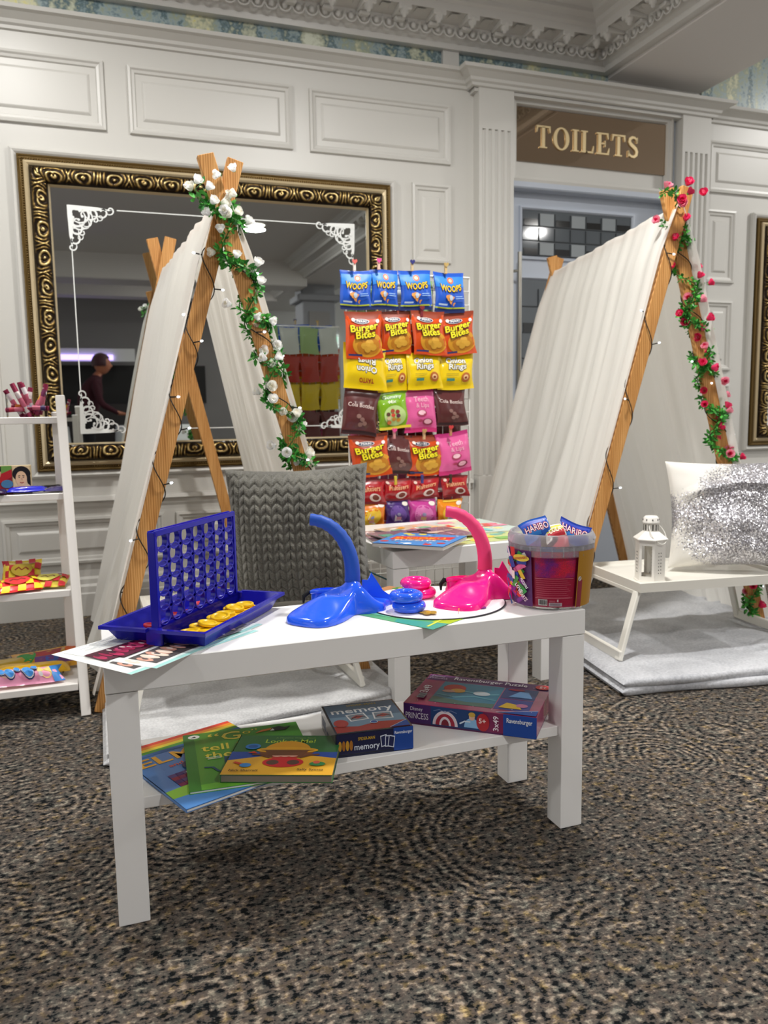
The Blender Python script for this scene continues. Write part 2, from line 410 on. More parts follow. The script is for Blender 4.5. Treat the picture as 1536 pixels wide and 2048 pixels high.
# ceiling, raised coffer border, beam
mb = MB().box((-4.5, -5.6, ZC), (BX+.02, 3.85, ZC+.08), m_ceil)
mb.box((3.0, -5.6, 3.0), (6.5, 3.85, 3.08), m_ceil); struct(mb, 'ceiling')
mb = MB(); frame = [(0, 0), (.006, .010), (.02, .012), (.028, .004), (.04, .0)]
v = []; f = []
for ins, pr in frame:
    v += [(-3.0+ins, .2+ins, ZC-pr), (1.98-ins, .2+ins, ZC-pr), (1.98-ins, 3.1-ins, ZC-pr), (-3.0+ins, 3.1-ins, ZC-pr)]
for i in range(len(frame)-1):
    for k in range(4): f.append((4*i+k, 4*i+(k+1) % 4, 4*i+4+(k+1) % 4, 4*i+4+k))
mb.add(v, f, m_ceil); trim(mb)
struct(MB().box((BX, -5.6, 2.488), (3.085, WY+.2, 3.08), m_ceil, b=.004), 'trim_60')
struct(MB().box((-4.5, -3.0, 2.40), (BX, -2.55, ZC+.02), m_ceil, b=.01).box((-4.5, -4.6, 2.46), (BX, -4.3, ZC+.02), m_ceil), 'trim_61')
# other walls, seen only in the mirrors
m_far = mat('far_wall_paint', '#8d8a88', .6)
# side walls left out so ambient world light comes in
struct(MB().box((-4.6, -5.7, 0), (6.6, -5.6, 3.1), m_far), 'wall_front')
# the toilet door in its recess
DY = WY+.035; TY = WY-.005
mb = MB()
mb.box((1.93, DY+.02, 0), (2.95, DY+.06, 2.36), m_door)
mb.box((1.943, WY, 0), (1.962, DY+.03, 2.36), m_door); mb.box((2.905, WY, 0), (2.925, DY+.03, 2.36), m_door)
# transom frame
frame_mould(mb, 1.955, 2.90, 1.955, 2.345, [(0, .0), (.0, .035), (.012, .04), (.016, .028), (.028, .026), (.034, .004)], TY+.02, m_wall); mb.box((1.945, TY+.019, 1.93), (2.923, DY+.05, 2.36), m_wall)
mb.box((1.943, WY-.02, 1.925), (2.925, DY+.02, 1.965), m_door, b=.006)
o = struct(mb, 'door_1')
mb = MB(); DF = [(0, 0), (.002, .012), (.010, .014), (.016, .006), (.020, -.004)]
frame_mould(mb, 2.035, 2.72, 1.60, 1.86, DF, DY+.02, m_door); frame_mould(mb, 2.035, 2.72, .40, 1.52, DF, DY+.02, m_door)
mb.build('panel_moulding', o)
m_pane = mat('dark_glass', '#4c5257', .06, spec=.8); m_pd = mat('black_glass', '#0b0c0d', .08, spec=.7); m_pl = mat('frosted_glass', '#7f8588', .25); m_lead = mat('lead_came', '#3b3f42', .5, metal=.4)
def geo_pane(z0, z1, rows):
    mb = MB(); y = DY+.021
    mb.box((2.055, y-.004, z0), (2.70, y, z1), m_pane)
    nx = 7; cw = (2.70-2.055)/nx
    for r, (a, b, kind) in enumerate(rows):
        za, zb = z0+(z1-z0)*a, z0+(z1-z0)*b
        for i in range(nx):
            x = 2.055+cw*i
            if kind == 'alt': mb.box((x+.006, y-.007, za), (x+cw-.006, y-.003, za+(zb-za)*(.55 if i % 2 == 0 else 1)), m_pd if i % 2 == 0 else m_pl)
            if i: mb.box((x-.0018, y-.009, za), (x+.0018, y-.003, zb), m_lead)
        mb.box((2.055, y-.009, za-.002), (2.70, y-.003, za+.002), m_lead)
    return mb
geo_pane(1.62, 1.842, [(.02, .30, 'alt'), (.34, .62, 'x'), (.66, .94, 'alt')]).build('upper_window', o)
geo_pane(.42, 1.50, [(.04+.12*i, .12+.12*i, 'alt' if i % 2 == 0 else 'x') for i in range(8)]).build('lower_window', o)
m_steel = mat('brushed_steel', '#b9b6ad', .28, metal=.9)
mb = MB(); mb.tube([(2.0, WY-.02, .70), (2.0, WY-.02, 1.62)], .011, m_steel, 12)
for z in (.85, 1.53): mb.tube([(2.0, WY-.02, z), (1.975, WY-.008, z), (1.975, DY+.02, z)], .007, m_steel, 8)
mb.build('door_handle', o)
m_bronze = mat('bronze_mirror', '#b09c86', .03, metal=1)
MB().box((1.980, TY+.008, 2.058), (2.872, TY+.021, 2.308), m_bronze).build('transom_glass', o)
m_gold = mat('gilt_letter', '#e6cfa0', .42, metal=.55)
def stroke(pts, w0, w1):     # a curved letter stroke with swelling width
    L = []; R = []; n = len(pts)
    for i, (x, y) in enumerate(pts):
        a = pts[max(i-1, 0)]; b = pts[min(i+1, n-1)]; dx, dy = b[0]-a[0], b[1]-a[1]; l = sqrt(dx*dx+dy*dy)
        w = w0+(w1-w0)*sin(pi*i/(n-1)); L.append((x-dy/l*w, y+dx/l*w)); R.append((x+dy/l*w, y-dx/l*w))
    return L, R
def glyph(mb, ch, x, z, h, y):
    def P(pts): mb.prism([(a*h, b*h) for a, b in pts], 0, .006, m_gold, Matrix(((1, 0, 0, x), (0, 0, -1, y), (0, 1, 0, z), (0, 0, 0, 1))))
    if ch == 'T':
        P([(.30, .06), (.46, .06), (.46, .95), (.30, .95)]); P([(.18, 0), (.58, 0), (.58, .06), (.18, .06)])
        P([(.0, .92), (.76, .92), (.76, 1.0), (0, 1.0)]); P([(0, .70), (.04, .70), (.10, .92), (0, .94)]); P([(.72, .70), (.76, .70), (.76, .94), (.66, .92)]); return .84
    if ch in 'IL':
        P([(.10, .06), (.27, .06), (.27, .94), (.10, .94)]); P([(0, .94), (.37, .94), (.37, 1), (0, 1)]); P([(0, 0), (.37, 0), (.37, .06), (0, .06)])
        if ch == 'I': return .45
        P([(.27, 0), (.70, 0), (.70, .08), (.27, .07)]); P([(.60, .06), (.70, .06), (.73, .34), (.69, .34)]); return .80
    if ch == 'E':
        P([(.10, .06), (.27, .06), (.27, .94), (.10, .94)]); P([(0, .93), (.68, .93), (.68, 1), (0, 1)]); P([(0, 0), (.72, 0), (.72, .07), (0, .07)])
        P([(.60, .06), (.72, .06), (.75, .32), (.71, .32)]); P([(.58, .94), (.68, .94), (.69, .72), (.65, .72)]); P([(.26, .47), (.50, .47), (.50, .54), (.26, .54)]); P([(.47, .36), (.52, .36), (.52, .65), (.47, .65)]); return .82
    if ch == 'O':
        n = 28
        for i in range(n):
            a, b = 2*pi*i/n, 2*pi*(i+1)/n
            P([(.44+.44*cos(a), .5+.52*sin(a)), (.44+.44*cos(b), .5+.52*sin(b)), (.44+.25*cos(b), .5+.45*sin(b)), (.44+.25*cos(a), .5+.45*sin(a))])
        return .95
    if ch == 'S':
        pts = [(.53, .74), (.50, .87), (.38, .95), (.25, .95), (.12, .87), (.10, .73), (.18, .62), (.32, .53), (.46, .43), (.53, .30), (.50, .14), (.38, .05), (.24, .05), (.10, .13), (.06, .28)]
        L, R = stroke(pts, .03, .085)
        for i in range(len(pts)-1): P([L[i], L[i+1], R[i+1], R[i]])
        P([(.51, .70), (.57, .70), (.57, .98), (.51, .92)]); P([(.02, .02), (.08, .08), (.08, .32), (.02, .32)]); return .66
mb = MB(); x = 2.098
for ch in 'TOILETS': x += glyph(mb, ch, x, 2.126, .104, TY+.007)*.112+.001
mb.build('gilt_lettering', o)

# ------------------------------------------------------------------ gilt framed mirrors
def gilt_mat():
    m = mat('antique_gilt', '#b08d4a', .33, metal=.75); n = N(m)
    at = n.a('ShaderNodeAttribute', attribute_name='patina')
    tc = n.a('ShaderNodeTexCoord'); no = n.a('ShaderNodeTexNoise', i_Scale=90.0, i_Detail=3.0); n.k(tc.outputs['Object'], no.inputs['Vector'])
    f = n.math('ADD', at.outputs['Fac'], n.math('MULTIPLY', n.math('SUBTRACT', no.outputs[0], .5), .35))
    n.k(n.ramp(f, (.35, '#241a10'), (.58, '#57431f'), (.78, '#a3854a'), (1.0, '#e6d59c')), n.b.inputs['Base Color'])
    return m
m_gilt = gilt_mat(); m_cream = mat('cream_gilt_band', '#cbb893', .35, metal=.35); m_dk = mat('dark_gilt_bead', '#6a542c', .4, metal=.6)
m_mirror = mat('mirror_glass', '#c9cdcc', .005, metal=1)
m_white = mat('white_sticker', '#e9ebe8', .5)
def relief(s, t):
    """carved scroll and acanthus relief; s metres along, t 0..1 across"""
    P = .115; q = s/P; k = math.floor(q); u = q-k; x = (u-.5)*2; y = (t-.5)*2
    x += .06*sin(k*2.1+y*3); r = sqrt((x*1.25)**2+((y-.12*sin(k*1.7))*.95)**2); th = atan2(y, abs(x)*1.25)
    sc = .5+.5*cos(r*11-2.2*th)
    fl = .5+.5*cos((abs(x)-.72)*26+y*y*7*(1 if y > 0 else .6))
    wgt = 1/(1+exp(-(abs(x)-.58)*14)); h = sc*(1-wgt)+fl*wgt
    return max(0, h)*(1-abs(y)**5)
def gilt_frame(name, x0, x1, z0, z1, label, glass, deco):
    root = thing(name, label, 'mirror', ((x0+x1)/2, WY, z0)); cx = (x0+x1)/2
    o0 = (-cx, -WY, -z0)
    sh = Matrix.Translation(o0)
    mb = MB()
    frame_mould(mb, x0-.028, x1+.028, z0-.028, z1+.028, [(0, 0), (.0, .02), (.010, .028), (.018, .024), (.026, .016), (.03, .012)], WY, m_wall)
    trim(mb)
    mb = MB(); frame_mould(mb, x0, x1, z0, z1, [(0, .0), (0, .030), (.006, .034), (.010, .030), (.012, .030)], WY, m_dk)
    for sgn, a, b in ((0, x0, x1), (1, z0, z1)):      # beaded edge
        k = int((b-a)/.0095)
        for i in range(k):
            c = a+(b-a)*(i+.5)/k
            for e in ((z0+.017, z1-.017) if sgn == 0 else (x0+.017, x1-.017)):
                p = (c, WY-.031, e) if sgn == 0 else (e, WY-.031, c)
                mb.ball(p, .0042, m_dk, 5, 3)
    frame_mould(mb, x0, x1, z0, z1, [(.012, .028), (.023, .028)], WY, m_dk)
    frame_mould(mb, x0, x1, z0, z1, [(.023, .028), (.024, .036), (.034, .042), (.042, .036), (.044, .030)], WY, m_cream)
    mb.v = [sh @ p for p in mb.v]; mb.build('frame_edge', root)
    mb = MB(); W = .066; ins = .044; pat = []
    def side(P, A, O, L):          # P corner, A along, O inward, mitred strip of length L
        ns = int(L/.0042); nt = 16; base = len(mb.v)
        for j in range(nt+1):
            t = j/nt
            for i in range(ns+1):
                s = ins+(L-2*ins)*i/ns; mi = max(ins+W*t, min(L-ins-W*t, s))
                h = relief(mi, t); dome = .034+.020*sqrt(max(0, 1-(2*t-1.0)**2))
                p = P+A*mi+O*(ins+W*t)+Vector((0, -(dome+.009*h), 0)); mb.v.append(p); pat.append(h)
        for j in range(nt):
            for i in range(ns):
                q = base+j*(ns+1)+i; mb.f.append([q, q+1, q+ns+2, q+ns+1]); mb.fm.append(0); mb.sm.append(True)
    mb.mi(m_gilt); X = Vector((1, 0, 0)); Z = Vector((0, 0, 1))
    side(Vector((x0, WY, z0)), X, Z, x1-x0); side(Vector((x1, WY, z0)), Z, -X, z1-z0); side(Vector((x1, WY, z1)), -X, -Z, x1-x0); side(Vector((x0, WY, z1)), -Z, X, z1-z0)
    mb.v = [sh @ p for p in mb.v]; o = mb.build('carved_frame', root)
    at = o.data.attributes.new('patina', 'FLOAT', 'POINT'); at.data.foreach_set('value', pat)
    mb = MB(); frame_mould(mb, x0, x1, z0, z1, [(.109, .034), (.112, .030), (.115, .020), (.117, .012)], WY, m_cream)
    mb.v = [sh @ p for p in mb.v]; mb.build('inner_lip', root)
    MB().box((x0+.108, WY-.014, z0+.108), (x1-.108, WY-.010, z1-.108), m_mirror, sh).build('mirror_glass', root)
    return root
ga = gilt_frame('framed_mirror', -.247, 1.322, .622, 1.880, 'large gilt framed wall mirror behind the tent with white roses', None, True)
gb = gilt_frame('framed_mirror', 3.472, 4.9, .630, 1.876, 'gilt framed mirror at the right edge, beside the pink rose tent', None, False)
# white scrollwork stickers with joining lines, on the big mirror
LAY = [0]
def lift(M): LAY[0] = (LAY[0]+1) % 13; return Matrix.Translation((0, -.00022*(LAY[0]+1), 0)) @ M
def scroll(mb, c, r, a0, a1, w, M, ri=.25, n=16):
    M = lift(M)
    pts = []
    for i in range(n+1):
        t = i/n; a = a0+(a1-a0)*t; rr = r*(1-(1-ri)*t); pts.append((c[0]+rr*cos(a), c[1]+rr*sin(a)))
    L, R = stroke(pts, w*.16, w*.42)
    for i in range(n): mb.add([(*L[i], 0), (*L[i+1], 0), (*R[i+1], 0), (*R[i], 0)], [(0, 1, 2, 3)], m_white, False, M)
    mb.add([(pts[-1][0]+w*.6*cos(2*pi*k/10), pts[-1][1]+w*.6*sin(2*pi*k/10), 0) for k in range(10)], [list(range(10))], m_white, False, lift(M))
def corner_scrolls(x, z, sx, sz):
    mb = MB(); y = WY-.0150
    for sw in (0, 1):
        M = Matrix(((sx, 0, 0, x), (0, 0, 1, y), (0, -sz, 0, z), (0, 0, 0, 1))) if not sw else Matrix(((0, sx, 0, x), (0, 0, 1, y), (-sz, 0, 0, z), (0, 0, 0, 1)))
        for c, r, a0, a1, w in (((.055, .030), .045, 2.6, -2.2, .010), ((.095, .028), .030, 2.9, -2.6, .009), ((.135, .020), .028, 2.9, -2.4, .008), ((.040, .065), .036, .6, 5.0, .009), ((.165, .012), .020, 2.6, -3.0, .007),
                                ((.075, .062), .024, 2.6, -2.2, .007), ((.105, .055), .018, -2.4, 2.0, .006), ((.125, .042), .016, 2.4, -2.0, .005)): scroll(mb, c, r, a0, a1, w, M)
        mb.add([(0, 0, 0), (.035, 0, 0), (.030, .018, 0), (0, .026, 0)], [(0, 1, 2, 3)], m_white, False, lift(M))
        mb.add([(.03, .0, 0), (.12, .003, 0), (.175, .012, 0), (.120, .016, 0), (.06, .020, 0), (.03, .02, 0)], [(0, 1, 2, 3, 4, 5)], m_white, False, lift(M))
    return mb
xs, zs = (-.075, 1.158), (.775, 1.705)
zz = {0: (.79, 1.715), 1: (.79, 1.70)}
nm = {(0, 1): 'upper left', (1, 1): 'upper right', (0, 0): 'lower left', (1, 0): 'lower right'}
for i in (0, 1):
    for j in (0, 1):
        x = (-.072, 1.150)[i]; z = (.775, 1.700)[j]
        mb = corner_scrolls(x, z, (1, -1)[i], (-1, 1)[j])
        mb.v = [p-Vector((x, WY, z)) for p in mb.v]
        o = mb.build('wall_sticker', None, (x, WY, z)); tag(o, 'white scrollwork sticker in the %s corner of the big mirror' % nm[(i, j)], 'sticker', 'scroll stickers on the mirror')
mb = MB()
for a, b in (((.12, 1.690), (.98, 1.698)), ((.12, .79), (.98, .79)),): mb.box((a[0], WY-.0155, a[1]-.002), (b[0], WY-.0145, a[1]+.002), m_white)
for x in (-.062, 1.142): mb.box((x-.002, WY-.0155, .95), (x+.002, WY-.0145, 1.52), m_white)
o = mb.build('sticker_border_line'); tag(o, 'thin white border lines stuck on the big mirror between its scrollwork corners', 'sticker')
# ================================================================== FURNITURE
m_lack = mat('white_laminate', '#f1f0ee', .30, spec=.45)
m_seam = mat('dark_seam', '#5b5a58', .8)
TH = .0115
def lack(name, label, loc, rz, L, D, H, shelf=None):
    r = thing(name, label, 'table', (*loc, 0), rz)
    MB().box((0, 0, H-.05), (L, D, H), m_lack, b=.0012).build('tabletop', r)
    w = .05
    for x, y in ((0.001, .001), (L-w-.001, .001), (.001, D-w-.001), (L-w-.001, D-w-.001)):
        mb = MB().box((x, y, 0), (x+w, y+w, H-.0515), m_lack, b=.001); mb.box((x+.004, y+.004, H-.0515), (x+w-.004, y+w-.004, H-.05), m_seam); mb.build('leg', r)
    if shelf: MB().box((.040, .012, shelf-.020), (L-.040, D-.006, shelf), m_lack, b=.0008).build('shelf', r)
    return r
lack('coffee_table', 'long white bench table with a lower shelf, toys on top, nearest the camera', (-.0142, 1.3066), TH, .9, .268, .45, .213)
lack('side_table', 'square white side table piled with magazines behind the pink elephant toy', (.765, 2.09), .05, .55, .55, .45)

# ------------------------------------------------------------------ connect-style grid game
m_navy = mat('glossy_navy_plastic', '#15149c', .22, spec=.55); m_yel = mat('yellow_plastic', '#f7c812', .35); m_red = mat('red_plastic', '#c92a3a', .35)
GA = radians(53.5); gx, gy = .072, 1.381
g = thing('disc_dropping_game', 'upright navy blue grid game with round holes on two open trays', 'game', (gx, gy, .4525), GA)
GL, GH = .290, .196
mb = MB(); cw = GL-.012; cw /= 7; ch = (GH-.042)/6; R = cw*.40; T = .0045
def hole_cell(mb, u, v, w, h, R, y0, y1, m):
    K = 24; sq = []; ci = []
    for k in range(K):
        a = 2*pi*(k+.5)/K-pi/4; c, s_ = cos(a), sin(a); q = max(abs(c), abs(s_)); sq.append((u+w/2*c/q, v+h/2*s_/q)); ci.append((u+R*c, v+R*s_*1.0))
    for y in (y0, y1):
        vs = [(a, y, b) for a, b in sq]+[(a, y, b) for a, b in ci]; f = [(k, (k+1) % K, K+(k+1) % K, K+k) for k in range(K)]
        if y == y1: f = [q[::-1] for q in f]
        mb.add(vs, f, m)
    mb.add([(a, y0, b) for a, b in ci]+[(a, y1, b) for a, b in ci], [(k, (k+1) % K, K+(k+1) % K, K+k) for k in range(K)], m, True)
    mb.add([(u+(R+.0035)*cos(2*pi*k/K), y0-.0006, v+(R+.0035)*sin(2*pi*k/K)) for k in range(K)]+[(u+(R+.0015)*cos(2*pi*k/K), y0-.0014, v+(R+.0015)*sin(2*pi*k/K)) for k in range(K)]+[(u+R*cos(2*pi*k/K), y0, v+R*sin(2*pi*k/K)) for k in range(K)],
           [(k, (k+1) % K, K+(k+1) % K, K+k) for k in range(K)]+[(K+k, K+(k+1) % K, 2*K+(k+1) % K, 2*K+k) for k in range(K)], m, True)
for i in range(7):
    for j in range(6): hole_cell(mb, .006+cw*(i+.5), .034+ch*(j+.5), cw, ch, R, -T, T, m_navy)
mb.box((.006, -T, .004), (GL-.006, T, .034), m_navy)
mb.box((0, -T-.003, .002), (.008, T+.003, GH-.002), m_navy, b=.001).box((GL-.008, -T-.003, .002), (GL, T+.003, GH-.002), m_navy, b=.001)
mb.box((.002, -T-.003, GH-.010), (GL-.002, -T+.001, GH), m_navy, b=.0008).box((.002, T-.001, GH-.010), (GL-.002, T+.003, GH), m_navy, b=.0008)
for i in range(8): mb.box((.006+cw*i-.001, -T, GH-.012), (.006+cw*i+.001, T, GH-.002), m_navy)
mb.build('grid_frame', g)
def open_tray(y0, y1):
    mb = MB(); s = 1 if y1 > y0 else -1; x0, x1 = -.004, GL+.006; h = .030; t = .0018
    def ring(ix, iy, z, o=0): return [(x0+ix, y0+s*0, z), (x1-ix, y0+s*0, z), (x1-ix, y1-s*iy, z), (x0+ix, y1-s*iy, z)]
    L = [ring(-.010, -.006, h-.006), ring(-.010, -.006, h), ring(-.001, .001, h), ring(.018, .012, t), ring(.018, .012, 0), ring(.0, .0, h-.003)]
    v = [p for r_ in L for p in r_]; f = []
    for i in range(2): f += [(4*i+k, 4*i+(k+1) % 4, 4*i+4+(k+1) % 4, 4*i+4+k) for k in range(4)]
    f += [(8+k, 8+(k+1) % 4, 12+(k+1) % 4, 12+k) for k in range(4)]; f.append((12, 13, 14, 15)); f.append((19, 18, 17, 16))
    f += [(16+k, 16+(k+1) % 4, 20+(k+1) % 4, 20+k) for k in range(4)]
    mb.add(v, f, m_navy); return mb
open_tray(-.010, -.098).build('front_tray', g); open_tray(.010, .098).build('rear_tray', g)
for x in (-.006, GL-.002): MB().box((x, -.016, -.001), (x+.008, .016, .030), m_navy, b=.002).build('stand_foot', g)
def disc_mesh(m):
    mb = MB(); prof = [(0, .0012), (.0085, .0012), (.009, .002), (.0115, .002), (.012, .0), (.0150, 0), (.016, .001), (.016, .005), (.015, .006), (.012, .006), (.0115, .004), (.009, .004), (.0085, .0048), (0, .0048)]
    mb.lathe(prof, m, 26); return mb
GM = Matrix.Translation((gx, gy, .4525)) @ Matrix.Rotation(GA, 4, 'Z')
dy = disc_mesh(m_yel).build('game_disc'); dr = disc_mesh(m_red).build('game_disc')
rng = random.Random(3); first = {}
words = ['at the near corner', 'second from the near corner', 'third from the near corner', 'leaning on the navy grid', 'lying halfway along', 'under the top layer', 'on top of the middle of the pile', 'touching the outer rim', 'in the second layer', 'towards the far end', 'at the far end', 'topmost and tilted', 'beside the grid foot', 'wedged behind another', 'flat on the tray floor', 'resting on two others', 'last before the far corner', 'peeping over the rim']
def place_disc(src, key, u, v, z, tilt, lab, grp):
    o = src if key not in first else clone(src); first[key] = 1
    p = GM @ Vector((u, v, z)); o.location = p; o.rotation_euler = (tilt*cos(u*99), tilt*sin(u*57), u*40)
    o.scale = (1.12, 1.12, 1); tag(o, lab, 'game disc', grp)
ORD = ['first', 'second', 'third', 'fourth', 'fifth', 'sixth', 'seventh', 'eighth', 'ninth', 'tenth']
for lay, vv, us, where in ((0, -.034, [.040+.0285*i for i in range(8)], 'bottom layer, row by the grid'), (0, -.062, [.046+.0285*i for i in range(8)], 'bottom layer, row by the rim'),
                           (1, -.040, [.046+.031*i for i in range(7)], 'second layer, row by the grid'), (1, -.064, [.060+.033*i for i in range(6)], 'second layer, row by the rim'), (2, -.052, [.085, .125, .158, .192, .225], 'top of the pile')):
    for i, u in enumerate(us):
        place_disc(dy, 'y', u+rng.uniform(-.003, .003), vv+rng.uniform(-.003, .003), .003+.0068*lay+(.0012*(i % 2)), rng.uniform(.0, .20) if lay else .03, '%s yellow disc from the near end, %s' % (ORD[i], where), 'yellow discs in the game tray')
for i, (u, v) in enumerate([(.035, .04), (.07, .05), (.11, .036), (.15, .048), (.19, .04), (.235, .05)]):
    place_disc(dr, 'r', u, v, .003+(.006 if i % 2 else 0), .15, 'red disc in the rear tray seen through the %s bottom hole of the navy grid' % ('first', 'second', 'third', 'fourth', 'fifth', 'last')[i], 'red discs behind the game grid')

# ------------------------------------------------------------------ elephant ring toss bases and their rings
def sst(a, b, x): t = max(0, min(1, (x-a)/(b-a))); return t*t*(3-2*t)
def elephant(label, loc, rz, m_g, m_t, mir=1, zb=0):
    r = thing('elephant_ring_toss', label, 'toy', (*loc, .4508+zb), rz)
    def R(th):
        d1 = abs((th-radians(222)+pi) % (2*pi)-pi); d2 = abs((th-radians(322)+pi) % (2*pi)-pi); d3 = abs((th-radians(20)+pi) % (2*pi)-pi)
        d4 = abs((th-radians(165)+pi) % (2*pi)-pi); return .050+.108*exp(-(d1/.52)**4)+.020*exp(-(d2/.5)**2)+.045*exp(-(d3/.45)**2)+.035*exp(-(d4/.6)**2)
    def H(x, y):
        q = sqrt(x*x+y*y); th = atan2(y, x); rr = R(th); e = max(0, 1-(q/rr)**7)
        h = .019*(e**.24)
        h += (.040-.010*e)*exp(-(q/.030)**2.2)+.016*exp(-(q/.017)**2)
        d = sqrt((x+.058)**2/1.5+(y+.050)**2); h += .024*exp(-(d/.040)**2)*e
        d = sqrt((x-.010)**2+(y+.042)**2); h += .026*exp(-(d/.024)**2)*e
        d = sqrt((x+.052)**2+(y-.012)**2); h += .017*exp(-(d/.030)**4)
        return h
    def fn(a, b):
        th = 2*pi*a; rr = R(th); 
        if b > .96: return (rr*cos(th)*mir, rr*sin(th), (1-b)/.04*.004)
        t = (b/.96)**.9; x, y = rr*t*cos(th), rr*t*sin(th)
        return (x*mir, y, max(H(x, y), .004+.004*(1-t)))
    mb = MB(); mb.grid(fn, 84, 40, m_g, True)
    # foot ring and strap
    ob = mb.build('elephant_base', r)
    mb = MB(); ring = [((-.052+.030*cos(t))*mir, .012+.018*sin(t), .034+.006*cos(t+2)) for t in [2*pi*k/28 for k in range(28)]]
    mb.tube(ring, .0042, m_g, 8, closed=True)
    mb.grid(lambda a, b: ((-.052+.030*cos(2*pi*a))*mir*(1), .012+.018*sin(2*pi*a), .034*(1-b)+.006), 28, 3, m_g)
    mb.build('foot_cup', r)
    mb = MB(); mb.tube([(-.076*mir, .014, .034), (-.088*mir, .012, .037), (-.098*mir, .006, .030), (-.099*mir, .002, .018)], [.004, .0055, .004, .002], mat('black_elastic', '#0a0a0b', .8), 7); mb.build('elastic_strap', r)
    # standing ear flap
    mb = MB(); prof = [(.018, .060), (.030, .058), (.038, .072), (.046, .060), (.062, .034), (.090, .012), (.108, .008), (.104, .0), (.02, .0)]
    for dd in (0, .003):
        mb.add([((x)*mir, -.012+.02*(x/.1)-dd, z) for x, z in prof], [list(range(len(prof)))], m_g)
    mb.add([(x*mir, -.012+.02*(x/.1)-d, z) for x, z in prof for d in (0, .003)], [(2*i, 2*((i+1) % 9), 2*((i+1) % 9)+1, 2*i+1) for i in range(9)], m_g, True)
    mb.grid(lambda a, b: ((.02+.10*a)*mir, -.008+.055*b+.02*a, .010+.040*(1-a)**2*(1-b)**1.5+.004*sin(pi*b)), 14, 10, m_g)
    mb.build('ear_flap', r)
    path = []; rad = []
    for i in range(25):
        t = i/24; a = t*1.45
        path.append(((-.088*(1-cos(a))+.005*sin(pi*t))*mir, .030*(1-cos(a)), .056+.134*sin(a)-.008*t*t))
        wob = .0007*sin(t*60) if .35 < t < .95 else 0
        rad.append(.0158-.0040*t+wob)
    mb = MB(); mb.tube(path, rad, m_t, 18, True); mb.build('trunk', r)
    return r
m_blue = mat('glossy_blue_plastic', '#2a63f5', .14, spec=.6, coat=.3); m_blt = mat('soft_blue_rubber', '#1b50b4', .5)
m_pink = mat('glossy_pink_plastic', '#ff1f8f', .16, spec=.6, coat=.3); m_pkt = mat('soft_pink_rubber', '#f7447e', .5)
elephant('blue elephant ring toss toy with raised trunk, left of the blue rings', (.462, 1.500), radians(-6), m_blue, m_blt)
elephant('pink elephant ring toss toy with raised trunk, left of the sweet bucket', (.757, 1.500), radians(-3), m_pink, m_pkt, zb=.0006)
def toss_ring(m, lab, c, z, grp):
    mb = MB(); mb.torus((0, 0, .0), .0235, .0098, m, 40, 14); o = mb.build('toss_ring', None, (c[0], c[1], z)); tag(o, lab, 'ring', grp); return o
toss_ring(m_blue, 'lower shiny blue toss ring beside the blue elephant', (.556, 1.430), .4636, 'blue toss rings'); toss_ring(m_blue, 'upper shiny blue toss ring, stacked on another blue ring', (.551, 1.432), .4832, 'blue toss rings')
toss_ring(m_pink, 'lower pink toss ring, half hidden behind the blue rings', (.622, 1.532), .4636, 'pink toss rings'); toss_ring(m_pink, 'upper pink toss ring, stacked behind the blue rings', (.614, 1.538), .4832, 'pink toss rings')

# ------------------------------------------------------------------ flat sheets on the table
def sheet(name, label, cat, loc, rz, w, h, col, z, th=.0006, rot=None):
    r = thing(name, label, cat, (*loc, z), rz, rot=rot); mb = MB(); mb.box((0, 0, 0), (w, h, th), ink(col, .4)); mb.build('sheet', r)
    return r, Print(lambda u, v, k: (u, v, th+k), .00012)
r, p = sheet('activity_sheet', 'green and lilac patterned sheet under the round flowery placemat', 'paper', (.548, 1.292), radians(30), .235, .30, '#5aa66c', .4503)
p.poly([(0, 0), (.235, 0), (.235, .05), (0, .03)], '#a9bf1f').poly([(0, .0), (.05, 0), (.02, .10), (0, .09)], '#3f9c8c').poly([(.12, .05), (.235, .06), (.235, .3), (.17, .3)], '#a9764f').poly([(.02, .12), (.09, .1), (.06, .28), (.01, .29)], '#6dbf9a').line([(.01, .02), (.08, .03), (.16, .02), (.23, .03)], .005, '#d5dd4a')
p.build('printed_pattern', r)
r = thing('round_placemat', 'round white placemat with purple flowers and dark rim under the toss rings', 'placemat', (.634, 1.487, .4512), radians(15))
mb = MB(); mb.lathe([(0, 0), (.147, 0), (.1475, .0008), (.147, .0016), (.142, .0018)], ink('#2a2a33'), 64); mb.lathe([(.1445, .0017), (.143, .0020), (0, .0020)], ink('#f3eef0', .3), 64); mb.build('mat_board', r)
p = Print(lambda u, v, k: (u, v, .0020+k), .0002)
for fx, fy, fr, c in ((-.057, .102, .024, '#5b2d7c'), (.030, -.094, .024, '#6a2c86'), (-.075, -.078, .018, '#a98423'), (.105, .03, .02, '#6a2c86'), (.0, .12, .018, '#3f7c3a')):
    for q in range(5): a = 2*pi*q/5; p.disc(fx+fr*.6*cos(a), fy+fr*.6*sin(a), fr*.42, fr*.42, c, 1, 10)
    p.disc(fx, fy, fr*.3, fr*.3, '#d9a528', 1, 8)
p.line([(-.03, -.115), (.0, -.08), (.01, -.04), (.04, -.01)], .002, '#e08a3c').line([(.03, -.085), (.08, -.05), (.10, -.02)], .002, '#e08a3c')
p.build('printed_flowers', r)
